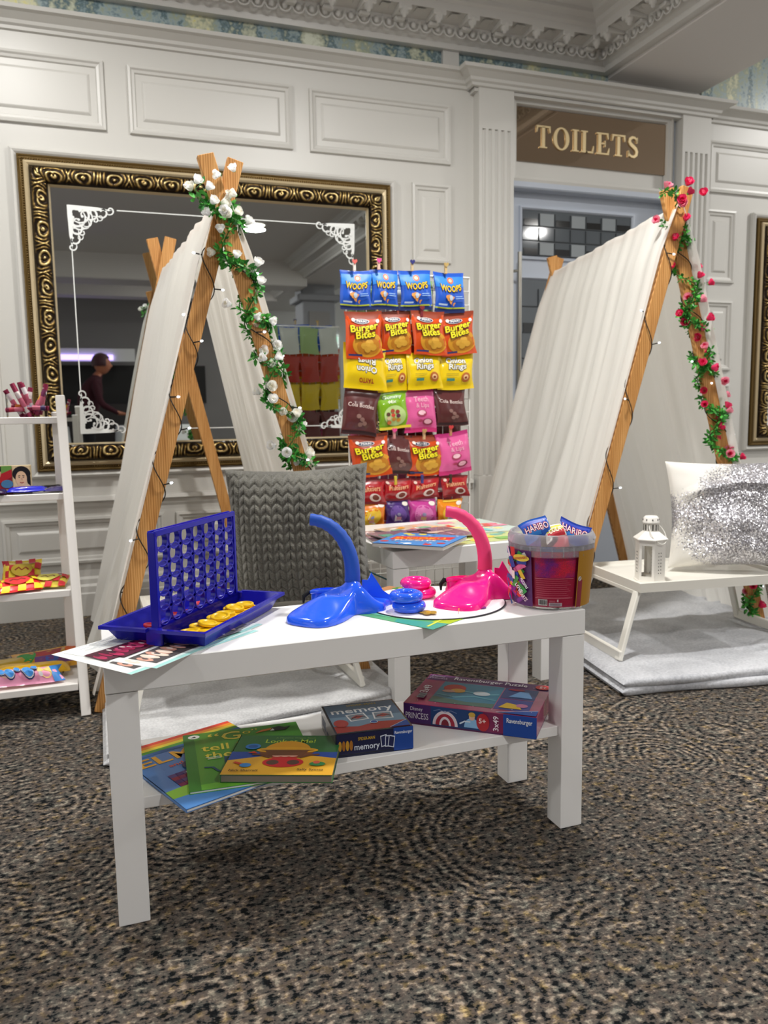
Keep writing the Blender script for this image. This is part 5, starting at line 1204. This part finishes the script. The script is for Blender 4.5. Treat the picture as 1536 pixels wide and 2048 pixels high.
BLU, ORA, YEL, BRN, GRN, PNK, RED = '#2459c4', '#cf4a14', '#ecca0c', '#5a2c2c', '#7fb21c', '#e0609c', '#a8141e'
ordn = ('leftmost', 'second', 'third', 'rightmost'); rolls = [(.02, .05, 0, -.02), (.05, .02, .03, .08), (-.04, .02, 0, .04), (-.16, .04, -.02, .06), (.06, .02, .04, .10), (0, .03, .02, .05), (0, .02, -.02, -.04)]
spec = {3: [('brown cola bottles bag', BRN, d_cola), ('green gummy mix bag', GRN, d_gummy), ('pink sweet bag', PNK, d_pinkbag), ('brown cola bottles bag', BRN, d_cola)],
        4: [('orange burger crisp bag', ORA, d_burger), ('brown cola bottles bag', BRN, d_cola), ('orange burger crisp bag', ORA, d_burger), ('pink sweet bag', PNK, d_pinkbag)],
        6: [('orange castle sweet bag', '#e07a12', d_castle('#efc53a', '#e8a9a0')), ('purple castle sweet bag', '#43256f', d_castle('#6a4a98', '#e6a0b8')), ('magenta castle sweet bag', '#c23f93', d_castle('#d977b4', '#f0c98a')), ('orange castle sweet bag', '#e58a14', d_castle('#efc53a', '#c9b0d9'))]}
rown = ['top', 'second', 'third', 'fourth', 'fifth', 'sixth', 'bottom']
for ri, (nm_, row) in enumerate(ROWS):
    for ci, (x, z, bw, bh) in enumerate(row):
        if ri == 0: lab, c, dd = 'blue corn snack bag', BLU, d_woops
        elif ri == 1: lab, c, dd = 'orange burger crisp bag', ORA, d_burger
        elif ri == 2: lab, c, dd = ('yellow onion ring bag', YEL, d_onion) if ci else ('yellow onion ring bag hung upside down', YEL, d_onion_up)
        elif ri == 5: lab, c, dd = 'small red chocolate bag', RED, d_malt
        else: lab, c, dd = spec[ri][ci]
        M = face((x, 2.722-.0015*ci-(.012 if ri in (1, 2) and ci % 2 == 0 else 0)+.0016*ri-(.008 if ri < 2 else 0), z), rolls[ri][ci], -.05, radians(-4+2*ci))
        sweet_bag('%s, %s in the %s row of the rack' % (lab, ordn[ci], rown[ri]), 'snack bag', 'snack_bag', bw, bh, .026, M, c, dd, 'bags pegged on the wire rack', seed=ri*7+ci*3, crimp=.08)
PEGS = [(0.862, 1.348, '#e6ddd4', '#d9685f', 'white peg with a red band'), (0.951, 1.356, '#e6b9a8', '#e84f9a', 'peg with a hot pink heart'), (1.076, 1.357, '#c9b28a', '#2d2f73', 'peg with a navy heart'), (1.206, 1.353, '#cdb07a', '#b79b5f', 'plain wooden peg'),
        (1.111, 1.199, '#7a1f2a', '#7a1f2a', 'dark red peg'), (1.0, .767, '#c98a8a', '#d9488a', 'peg with a rose pink heart'), (1.116, .762, '#c9a37a', '#b98a5a', 'tan peg'), (1.222, .773, '#b9825f', '#c23a3a', 'peg with a red heart'), (1.003, .601, '#c9b23a', '#cdbb2f', 'yellow peg'), (1.107, .602, '#3a3a7a', '#2d2f73', 'navy peg'), (1.221, .599, '#3a2a1f', '#2a1d18', 'black peg')]
for i, (x, z, c, hc, lab) in enumerate(PEGS):
    r = thing('clothes_peg', '%s clipping a bag in the %s row of the rack' % (lab, ('top', 'top', 'top', 'top', 'second', 'fifth', 'fifth', 'fifth', 'sixth', 'sixth', 'sixth')[i]), 'peg', (x, 2.699, z), 0, 'pegs on the wire rack')
    mb = MB(); mb.box((-.0045, -.004, -.018), (.0045, -.0005, .014), ink(c, .5), b=.001).box((-.0045, .0015, -.018), (.0045, .005, .014), ink(c, .5), b=.001).tube([(-.005, .0005, -.004), (.005, .0005, -.004)], .0028, m_steel, 8); mb.build('clip', r)
    if i < 8: mb = MB(); mb.prism([(0, -.009), (.009, .0), (.0085, .006), (.004, .008), (0, .004), (-.004, .008), (-.0085, .006), (-.009, 0)], 0, .003, ink(hc, .45), Matrix.Translation((0, -.004, .013)) @ Matrix.Rotation(pi/2, 4, 'X')); mb.build('heart', r)
# bags on the far side of the rack, seen in the mirror
for ri in range(6):
    for ci in range(4):
        c, nm_ = [('#a8c98a', 'pale green'), ('#b5382c', 'red'), ('#e0c21a', 'yellow'), ('#6a2c2c', 'brown'), ('#e07aa8', 'pink'), ('#c02040', 'crimson')][ri]
        if ri == 0 and ci % 2: c, nm_ = '#dfe6e2', 'white'
        if ri == 3 and ci == 0: c, nm_ = '#e07aa8', 'pink'
        M = Matrix.Translation((.91+.112*ci, 2.772+.003*(ri % 2), 1.25-.155*ri)) @ Matrix.Rotation(pi, 4, 'Z') @ Matrix.Rotation(pi/2-.04, 4, 'X')
        sweet_bag('%s bag on the mirror side of the rack, %s row, %s from the window side' % (nm_, rown[ri], ('first', 'second', 'third', 'fourth')[ci]) if False else '%s bag on the back of the rack, %s row, %s column' % (nm_, rown[ri], ('first', 'second', 'third', 'fourth')[ci]), 'snack bag', 'snack_bag', .108, .145, .024, M, c, None, 'bags on the back of the rack', seed=ri*5+ci, nu=10, nv=8)

# ================================================================== LADDER SHELF WITH SWEETS
m_shelf = mat('white_lacquer', '#ece8e3', .35)
ls = thing('ladder_shelf', 'white leaning ladder shelf stocked with sweets at the left edge', 'shelf', (-.75, 2.60, 0))
LZ = [(.845, 2.545), (.625, 2.485), (.352, 2.415), (.093, 2.352)]
for xx in (0.0, .66): MB().bar((xx+(.012 if xx else 0), -.255, 0), (xx-.012 if xx else xx+.012, -.045, .905), .026, .030, (1, 0, 0), m_shelf, .002).build('front_leg', ls); MB().box((xx-.040 if xx else xx+.015, -.025, 0), (xx-.012 if xx else xx+.043, 0, .86), m_shelf, b=.002).build('rear_leg', ls)
for i, (z, yf) in enumerate(LZ):
    mb = MB(); mb.box((.005, yf-2.60, z-.020), (.655, -.026, z), m_shelf, b=.0015); mb.build('shelf_board', ls)
# acrylic tubs
m_acr = mat('clear_acrylic', '#ffffff', .03, trans=1, ior=1.1, spec=.3)
def tub(lab, x, y, z, w, d, h, fill, gname):
    r = thing('acrylic_tub', lab, 'tub', (x, y, z)); mb = MB(); t = .0015
    for a, b in (((0, 0, 0), (w, d, t)), ((0, 0, t), (w, t, h)), ((0, d-t, t), (w, d, h)), ((0, t, t), (t, d-t, h)), ((w-t, t, t), (w, d-t, h))): mb.box(a, b, m_acr)
    mb.build('box', r); return r
tub('clear square tub full of sweet rolls on the top shelf', -.248, 2.552, .8452, .108, .042, .072, None, None)
q = random.Random(12)
rc = ['#f0e4e2', '#c22f4a', '#efe8ea', '#7a2f5a', '#e9b23a', '#f2e9e9', '#d9475f', '#e9e2e6', '#4a3a6a']
dirs = [(-.205, .86, -.55), (-.212, .872, -.5), (-.190, .872, -.42), (-.155, .865, .45), (-.165, .86, .62), (-.228, .862, -.62), (-.18, .846, 1.9), (-.215, .846, 1.9), (-.170, .850, -1.9), (-.19, .858, .25), (-.20, .853, -1.9), (-.15, .875, .3), (-.20, .88, -.3)]
nmz = ['white roll leaning left, front of the tub', 'white roll leaning left, crossing another', 'pale roll standing tallest in the tub', 'pink and white roll leaning right', 'white roll pointing right at the tub corner', 'red tipped roll hanging over the left side', 'yellow sweet roll lying low at the right', 'red roll lying on the tub bottom', 'pale roll lying behind at the right', 'plum roll upright in the middle', 'orange roll low at the left', 'pink roll at the right rear', 'white roll at the left rear']
for i, (x, z, a) in enumerate(dirs):
    r = thing('sweet_roll', nmz[i], 'sweet', (x, 2.560+.0035*(i % 7), z+.022+(.006 if i in (0, 1, 2, 3, 9) else 0)), group='sweet rolls in the clear tub'); r.rotation_euler = (.05*(i % 3-1), a*.8, 0); r.scale = (1.15, 1.15, 1.28 if i not in (6, 7, 8, 10) else 1)
    mb = MB(); mb.lathe([(0, -.034), (.0055, -.034), (.006, -.030), (.006, .030), (.0055, .034), (0, .034)], ink(rc[i % 9] if i not in (6, 7, 10) else ['#e9b23a', '#c22f4a', '#e07a2a'][(6, 7, 10).index(i)], .4), 10); mb.build('roll', r)
    mb = MB(); mb.lathe([(.0062, -.036), (.0062, -.026)], ink('#8f1f45', .4), 10).lathe([(.0062, .026), (.0062, .036)], ink('#8f1f45', .4), 10).lathe([(.0061, -.012), (.0061, .010)], ink('#d9708a', .4), 10); mb.build('twist_ends', r)
tub('clear tub of orange brown sweets cut by the left frame edge, top shelf', -.385, 2.552, .8452, .108, .042, .052, None, None)
for i in range(16):
    mb = MB(); mb.ball((0, 0, 0), .0125, ink(('#a8451f', '#8a2a1f', '#b5702a', '#7a3a1a')[i % 4], .4), 12, 8, (1.2, .8, .62)); o = mb.build('chewy_sweet', None, (-.370+.0255*(i % 4), 2.573, .857+.0122*(i//4)))
    tag(o, '%s sweet in the left tub, %s layer, %s from its left wall' % (('orange', 'dark red', 'amber', 'brown')[i % 4], ('bottom', 'second', 'third', 'top')[i//4], ('first', 'second', 'third', 'fourth')[i % 4]), 'sweet', 'brown sweets in the left tub')
# comic box
r = thing('comic_box', 'small comic printed box with a dark haired face on the second shelf', 'box', (-.300, 2.515, .6252)); MB().box((0, 0, 0), (.108, .03, .082), ink('#c9b48a', .4), b=.0006).build('carton', r)
p = Print(lambda u, v, k: (u, -k, v), .0002); p.rect(0, 0, .058, .082, '#8f2330').rect(.0, .05, .03, .076, '#d9a98a').rect(0, .066, .03, .08, '#151318').rect(.03, .056, .058, .082, '#6a9a4a').poly([(.02, .03), (.058, .05), (.058, .072), (.03, .06)], '#b5222c').disc(.044, .03, .016, .012, '#4a7fa8', 1, 14).rect(0, .004, .108, .014, '#d9c9a0')
p.rect(.060, .012, .106, .080, '#e2c9a0').disc(.083, .058, .024, .022, '#17141c', 1, 20).poly([(.095, .05), (.106, .05), (.106, .022), (.098, .03)], '#17141c').disc(.082, .044, .015, .022, '#e6bf9c', 1, 20).line([(.074, .052), (.080, .053)], .0018, '#2a1a18').line([(.085, .053), (.091, .052)], .0018, '#2a1a18').disc(.077, .048, .0022, .0012, '#2a2a3a', 1, 8).disc(.088, .048, .0022, .0012, '#2a2a3a', 1, 8).line([(.078, .034), (.083, .032), (.088, .034)], .0022, '#a83a3a').line([(.083, .046), (.084, .040)], .0012, '#a8785a').rect(.064, .012, .102, .022, '#c9982f')
p.build('box_print', r)
def d_bar(p, w, h): p.rect(w*.1, h*.15, w*.9, h*.9, '#2a3fd0', 4)
def d_squares(c1, c2):
    def f(p, w, h):
        n = 6; m_ = 4
        for i in range(n):
            for j in range(m_):
                if (i+j) % 2: p.rect(w*i/n, h*j/m_, w*(i+1)/n, h*(j+1)/m_, c1, 2)
        p.disc(w*.5, h*.5, w*.28, h*.26, c2, 2).line([(w*.32, h*.46), (w*.42, h*.56), (w*.5, h*.46), (w*.6, h*.56), (w*.68, h*.46)], h*.05, '#7a1f12')
    return f
def FL(x, y, z, rz, tilt=0, ty=0): return MT((x, y, z), tilt, ty, rz)
sb = sweet_bag
sb('royal blue glossy chocolate bar lying on the second shelf', 'chocolate bar', 'chocolate_bar', .105, .045, .020, FL(-.205, 2.515, .6365, .05, .15), '#1a22c4', None, seed=1)
sb('purple chocolate bar at the right end of the second shelf', 'chocolate bar', 'chocolate_bar', .055, .060, .014, FL(-.128, 2.525, .634, -.25, .12), '#2b1a6a', None, seed=2)
sb('dark purple chocolate bar at the left of the second shelf', 'chocolate bar', 'chocolate_bar', .090, .05, .018, FL(-.300, 2.496, .6345, .1, .1), '#261142', None, seed=3)
for x, y, rz, l, nm_ in ((-.212, 2.560, .35, .05, 'black wrapper end of a chocolate bar behind the royal blue bar'), (-.143, 2.568, -.1, .055, 'black wrapper end behind the purple chocolate bar')):
    sb(nm_, 'chocolate bar', 'chocolate_bar', l, .02, .008, FL(x, y, .640, rz, .3), '#141218', None, seed=9, nu=8, nv=6)
sb('red and yellow checked sweet bag at the right of the third shelf', 'sweet bag', 'sweet_bag', .115, .11, .022, FL(-.165, 2.490, .3665, -.1, .14), '#d8c23a', d_squares('#c9202a', '#d9cf5a'), 'checked bags on the third shelf', seed=5)
sb('red and yellow checked sweet bag at the front of the third shelf', 'sweet bag', 'sweet_bag', .13, .10, .024, FL(-.245, 2.462, .3685, .12, .20), '#e8202a', d_squares('#f0d01a', '#e02a2f'), 'checked bags on the third shelf', seed=6)
sb('red and yellow checked sweet bag standing at the back of the third shelf', 'sweet bag', 'sweet_bag', .11, .10, .022, FL(-.235, 2.535, .392, .12, .62), '#cdb12a', d_squares('#b01c28', '#a8902a'), 'checked bags on the third shelf', seed=7)
sb('mixed red sweet bag cut by the left frame edge, third shelf', 'sweet bag', 'sweet_bag', .11, .10, .022, FL(-.335, 2.49, .368, .3, .25), '#b02a2a', d_squares('#d9a03a', '#8f2a2a'), 'checked bags on the third shelf', seed=8)
def d_fun(p, w, h): p.rect(w*.25, h*.45, w*.72, h*.75, '#a8262f', 4).disc(w*.2, h*.5, w*.16, h*.3, '#2f8a3a', 2, 18).rect(w*.35, h*.15, w*.95, h*.42, '#6a3f7a', 4).disc(w*.6, h*.3, w*.1, h*.1, '#3f5aa8', 1, 12).line([(w*.30, h*.80), (w*.38, h*.88), (w*.45, h*.80), (w*.55, h*.88), (w*.66, h*.82)], h*.05, '#f1e4da').disc(w*.88, h*.62, w*.1, h*.2, '#d9642c', 1, 14)
sb('bulging brown and green sweet bag at the back of the bottom shelf', 'sweet bag', 'sweet_bag', .205, .115, .040, FL(-.185, 2.545, .118, .10, .30, -.04), '#c98f1f', d_fun, seed=11)
sb('yellow sweet bag lying in the middle of the bottom shelf', 'sweet bag', 'sweet_bag', .22, .075, .036, FL(-.225, 2.475, .113, -.06, .1), '#e8b50c', None, seed=12)
sb('thin yellow bag behind the yellow sweet bag on the bottom shelf', 'sweet bag', 'sweet_bag', .13, .07, .02, FL(-.285, 2.52, .125, .35, .2), '#b5962a', None, seed=14)
sb('dark brown sweet bag between the yellow and the pastel bags', 'sweet bag', 'sweet_bag', .06, .04, .014, FL(-.165, 2.425, .105, -.3, .2), '#2a1420', None, seed=15, nu=8, nv=6)
def d_squash(p, w, h):
    p.rect(0, 0, w*.10, h, '#2f7fc9', 3).rect(w*.86, 0, w, h, '#2f7fc9', 3).disc(w*.5, h*.5, w*.12, h*.35, '#f06aa8', 1, 14).disc(w*.25, h*.55, w*.1, h*.3, '#f3dd8a', 1, 14).disc(w*.78, h*.5, w*.1, h*.35, '#f1d27a', 1, 14)
    for e, c in ((1.25, '#1c2f6a'), (1.12, '#f4eef2'), (1.0, '#3f8fd9')):
        for u, v, a in ((.2, .5, .045), (.30, .42, .06), (.42, .55, .04), (.55, .42, .07), (.66, .62, .04)): p.disc(w*u, h*v, w*a*e, h*a*3.2*e, c, 1, 14)
    p.disc(w*.7, h*.25, w*.03, h*.08, '#f4eef2', 1, 10)
sb('pink yellow and blue marshmallow bag at the front of the bottom shelf', 'sweet bag', 'sweet_bag', .20, .062, .045, FL(-.235, 2.395, .118, .07, .55), '#f2a3c4', d_squash, seed=13)
# the teal cable on the carpet behind the toys
o = MB().tube([(.84+.05*i, 2.72+.05*sin(i*.35)-.01*i, .30-.026*i if .30-.026*i > .004 else .004) for i in range(18)], .003, mat('teal_cable', '#1f5660', .5), 8).build('power_cable'); tag(o, 'dark teal cable trailing from the wire rack behind the pink toy', 'cable')

# ================================================================== FAR SIDE OF THE ROOM, seen in the mirrors
m_col = mat('column_paint', '#8f9094', .5)
struct(MB().box((2.52, -3.3, 0), (2.95, -2.9, 2.5), m_col, b=.01).box((2.46, -3.36, 2.28), (3.01, -2.84, 2.36), m_col, b=.01).box((2.60, -2.905, .3), (2.87, -2.885, 2.15), m_far), 'trim_62')
m_lit = mat('far_white_wall', '#dcdcda', .5)
struct(MB().box((2.2, -5.59, 0), (6.0, -5.55, 2.9), m_lit), 'trim_63')
for i, (x, y) in enumerate([(l[0], l[1]) for l in LAMPS]):
    zc = ZC if x < 2.5 else 3.0
    r = thing('ceiling_light', 'round white recessed ceiling light, %s' % ('shown in the big mirror', 'above the sweet rack', 'unseen fill left of the big bench table', 'beyond the beam over the tents', 'shown in the toilet door glass', 'over the seated far corner', 'near the grey column', 'added over the ladder shelf to brighten the wall')[i], 'ceiling light', (x, y, zc), 0, 'recessed ceiling lights')
    mb = MB(); mb.lathe([(.115, -.002), (.120, -.006), (.112, -.012), (.100, -.010), (.098, -.002)], m_white, 32); mb.build('trim_ring', r)
    mb = MB(); mb.lathe([(0, -.006), (.099, -.006)], mat('lamp_diffuser', '#ffffff', .5, emit='#fff6e8', es=6), 32); mb.build('diffuser', r)
r = thing('light_strip', 'purple glowing light strip over the far counter, shown in the mirror', 'light', (-1.2, -5.0, 1.66)); MB().box((0, .04, 0), (1.45, .08, .07), mat('violet_strip', '#c9b8ff', .5, emit='#b79cff', es=3.2)).build('glowing_tube', r); MB().box((-.05, -.04, -.02), (1.75, .04, .16), m_lit).build('housing', r)
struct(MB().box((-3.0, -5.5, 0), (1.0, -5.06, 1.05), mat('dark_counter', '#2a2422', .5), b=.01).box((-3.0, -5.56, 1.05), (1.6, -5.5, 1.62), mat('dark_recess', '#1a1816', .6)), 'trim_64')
r = thing('exit_sign', 'green and white lit exit sign on the far wall, shown in the mirror', 'sign', (3.35, -5.535, 1.93)); MB().box((0, 0, 0), (.42, .03, .20), mat('sign_white', '#eef5f0', .5, emit='#e6f4ec', es=.8)).build('sign_box', r); MB().box((.18, .03, .03), (.38, .034, .17), mat('sign_green', '#2fd49a', .5, emit='#36e0a0', es=1.2)).build('running_man_panel', r)
r = thing('flower_bouquet', 'white flower bouquet on a stand beyond the column, shown in the mirror', 'flowers', (3.0, -3.7, 0)); q = random.Random(4)
MB().lathe([(0, 0), (.13, 0), (.12, .02), (.03, .05), (.025, .7), (.08, .78), (.09, .82)], m_col, 20).build('stand', r); mb = MB()
for i in range(46):
    a, b = q.uniform(0, 6.28), q.uniform(-.4, 1.5); mb.ball((.17*cos(a)*cos(b), .17*sin(a)*cos(b), .92+.17*sin(b)), .05, m_white, 8, 5)
o = mb.build('blossoms', r); o['kind'] = 'stuff'
for x, lab in ((-.9, 'left'), (.75, 'right')):
    t_ = thing('banquet_table', 'far table under a white cloth, %s of the person in the mirror' % lab, 'table', (x, -4.2, 0)); mb = MB()
    mb.lathe([(0, .74), (.52, .74), (.53, .73)]+[(.53+.01*k, .73-.12*k) for k in range(1, 7)], m_white, 40); mb.build('tablecloth', t_)
# person in a dark maroon top, in profile, leaning over the far table
def person():
    r = thing('person', 'person with short dark red hair and maroon top leaning forward, in the mirror', 'person', (-.12, -3.25, 0))
    J = {'pel': ((0, 0, .86), .15), 'sp': ((.02, 0, 1.0), .15), 'ch': ((.06, 0, 1.17), .16), 'up': ((.10, 0, 1.28), .125), 'nk': ((.15, 0, 1.36), .05), 'hd': ((.175, 0, 1.41), .052),
         'hl': ((0, .09, .84), .095), 'kl': ((.02, .10, .46), .06), 'al': ((-.02, .10, .09), .042), 'fl': ((.14, .11, .035), .032),
         'hr': ((0, -.09, .84), .095), 'kr': ((.01, -.10, .46), .06), 'ar': ((-.04, -.10, .09), .042), 'fr': ((.12, -.11, .035), .032),
         'sl': ((.10, .18, 1.26), .06), 'el': ((.17, .22, 1.01), .042), 'wl': ((.36, .16, .90), .026), 'sr': ((.10, -.18, 1.26), .06), 'er': ((.17, -.22, 1.01), .042), 'wr': ((.36, -.16, .90), .026)}
    E_ = [('pel', 'sp'), ('sp', 'ch'), ('ch', 'up'), ('up', 'nk'), ('nk', 'hd'), ('pel', 'hl'), ('hl', 'kl'), ('kl', 'al'), ('al', 'fl'), ('pel', 'hr'), ('hr', 'kr'), ('kr', 'ar'), ('ar', 'fr'), ('up', 'sl'), ('sl', 'el'), ('el', 'wl'), ('up', 'sr'), ('sr', 'er'), ('er', 'wr')]
    for s, w_ in ((1, 'wl'), (-1, 'wr')):
        base = Vector(J[w_][0]); J[w_+'p'] = (tuple(base+Vector((.05, -.01*s, -.01))), .024); E_.append((w_, w_+'p'))
        for k in range(4):
            o = (k-1.5)*.018; L_ = (.055, .065, .06, .048)[k]
            J[w_+'f%d' % k] = (tuple(base+Vector((.085, o, -.015))), .009); J[w_+'g%d' % k] = (tuple(base+Vector((.085+L_*.8, o*1.1, -.035))), .0075); E_ += [(w_+'p', w_+'f%d' % k), (w_+'f%d' % k, w_+'g%d' % k)]
        J[w_+'t0'] = (tuple(base+Vector((.045, -.032*s, -.005))), .010); J[w_+'t1'] = (tuple(base+Vector((.085, -.048*s, -.015))), .008); E_ += [(w_+'p', w_+'t0'), (w_+'t0', w_+'t1')]
    names = list(J); me = bpy.data.meshes.new('body'); me.from_pydata([J[k][0] for k in names], [(names.index(a), names.index(b)) for a, b in E_], [])
    o = bpy.data.objects.new('body', me); COL.objects.link(o); o.parent = r
    sk = o.modifiers.new('skin', 'SKIN'); ly = me.skin_vertices[0] if me.skin_vertices else None
    if ly is None:
        bpy.context.view_layer.objects.active = o; ly = me.skin_vertices.new(name='skin') if hasattr(me.skin_vertices, 'new') else None
    if ly:
        for i, k in enumerate(names): ly.data[i].radius = (J[k][1], J[k][1]); ly.data[i].use_root = (k == 'pel')
    sk.use_smooth_shade = True; o.modifiers.new('sub', 'SUBSURF').levels = 1; o.modifiers['sub'].render_levels = 2
    sk_ = mat('skin_tone', '#a86a50', .5); cl = mat('maroon_cloth', '#3a0d1a', .85); tr_ = mat('black_trousers', '#141216', .85)
    dg = bpy.context.evaluated_depsgraph_get(); dg.update(); m2 = bpy.data.meshes.new_from_object(o.evaluated_get(dg))
    o.modifiers.clear(); o.data = m2; m2.materials.clear()
    for m_ in (sk_, cl, tr_): m2.materials.append(m_)
    for p_ in m2.polygons:
        c = p_.center; p_.use_smooth = True
        p_.material_index = 2 if c.z < .84 else (0 if (c.z > 1.36 or (c.x > .355)) else 1)
        if c.z < .84 and c.x > .3: p_.material_index = 0
    # head in profile, facing +x
    mb = MB(); H0 = Vector((.205, 0, 1.49))
    def hd(u, v):
        th = 2*pi*u; ph = -pi/2+pi*v; x, y, z = cos(ph)*cos(th), cos(ph)*sin(th), sin(ph)
        X, Y_, Z_ = .098*x, .075*y, .118*z
        if z < -.1: Y_ *= 1+.28*(z+.1); X *= 1+.10*(z+.1)
        if x > .6:
            f = (x-.6)/.4; yy = abs(y)
            if yy < .32: X += .026*f*max(0, 1-abs(z+.16)/.22)*(1-yy/.32); X += .010*f*max(0, 1-abs(z+.50)/.10)*(1-yy/.4); X += .006*f*max(0, 1-abs(z+.80)/.14)
            X -= .012*f*max(0, 1-abs(z-.04)/.10)*max(0, 1-abs(yy-.30)/.18)
        return H0+Vector((X, Y_, Z_))
    mb.grid(hd, 40, 30, sk_); o2 = mb.build('head', r)
    mb = MB(); mb.ball(H0+Vector((.078, .026, .004)), .010, mat('eye_white', '#e9e4de', .3), 8, 6); mb.ball(H0+Vector((.078, -.026, .004)), .010, mat('eye_white', '#e9e4de', .3), 8, 6); mb.build('eyes', r)
    mb = MB(); mb.tube([H0+Vector((.083, a, -.062)) for a in (-.02, 0, .02)], .004, mat('lip', '#8f4038', .5), 6); mb.build('mouth', r)
    for s in (-1, 1): mb = MB(); mb.ball(H0+Vector((-.004, s*.074, -.008)), .026, sk_, 10, 8, (.6, .25, 1)); mb.build('ear', r)
    mb = MB(); m_h = mat('dark_red_hair', '#3b0f18', .6, sheen=.3)
    def hr(u, v):
        th = 2*pi*u; ph = -.35+(pi/2+.35)*v; k = 1.0+.03*noise.noise(Vector((cos(th)*3, sin(th)*3, v*4))); x, y, z = cos(ph)*cos(th), cos(ph)*sin(th), sin(ph)
        X = .115*x*k-.012; 
        if x > .35 and z < .42: X = min(X, .045)
        return H0+Vector((X, .092*y*k, .020+.122*z*k))
    mb.grid(hr, 32, 16, m_h); mb.build('hair', r)
    return r
person()
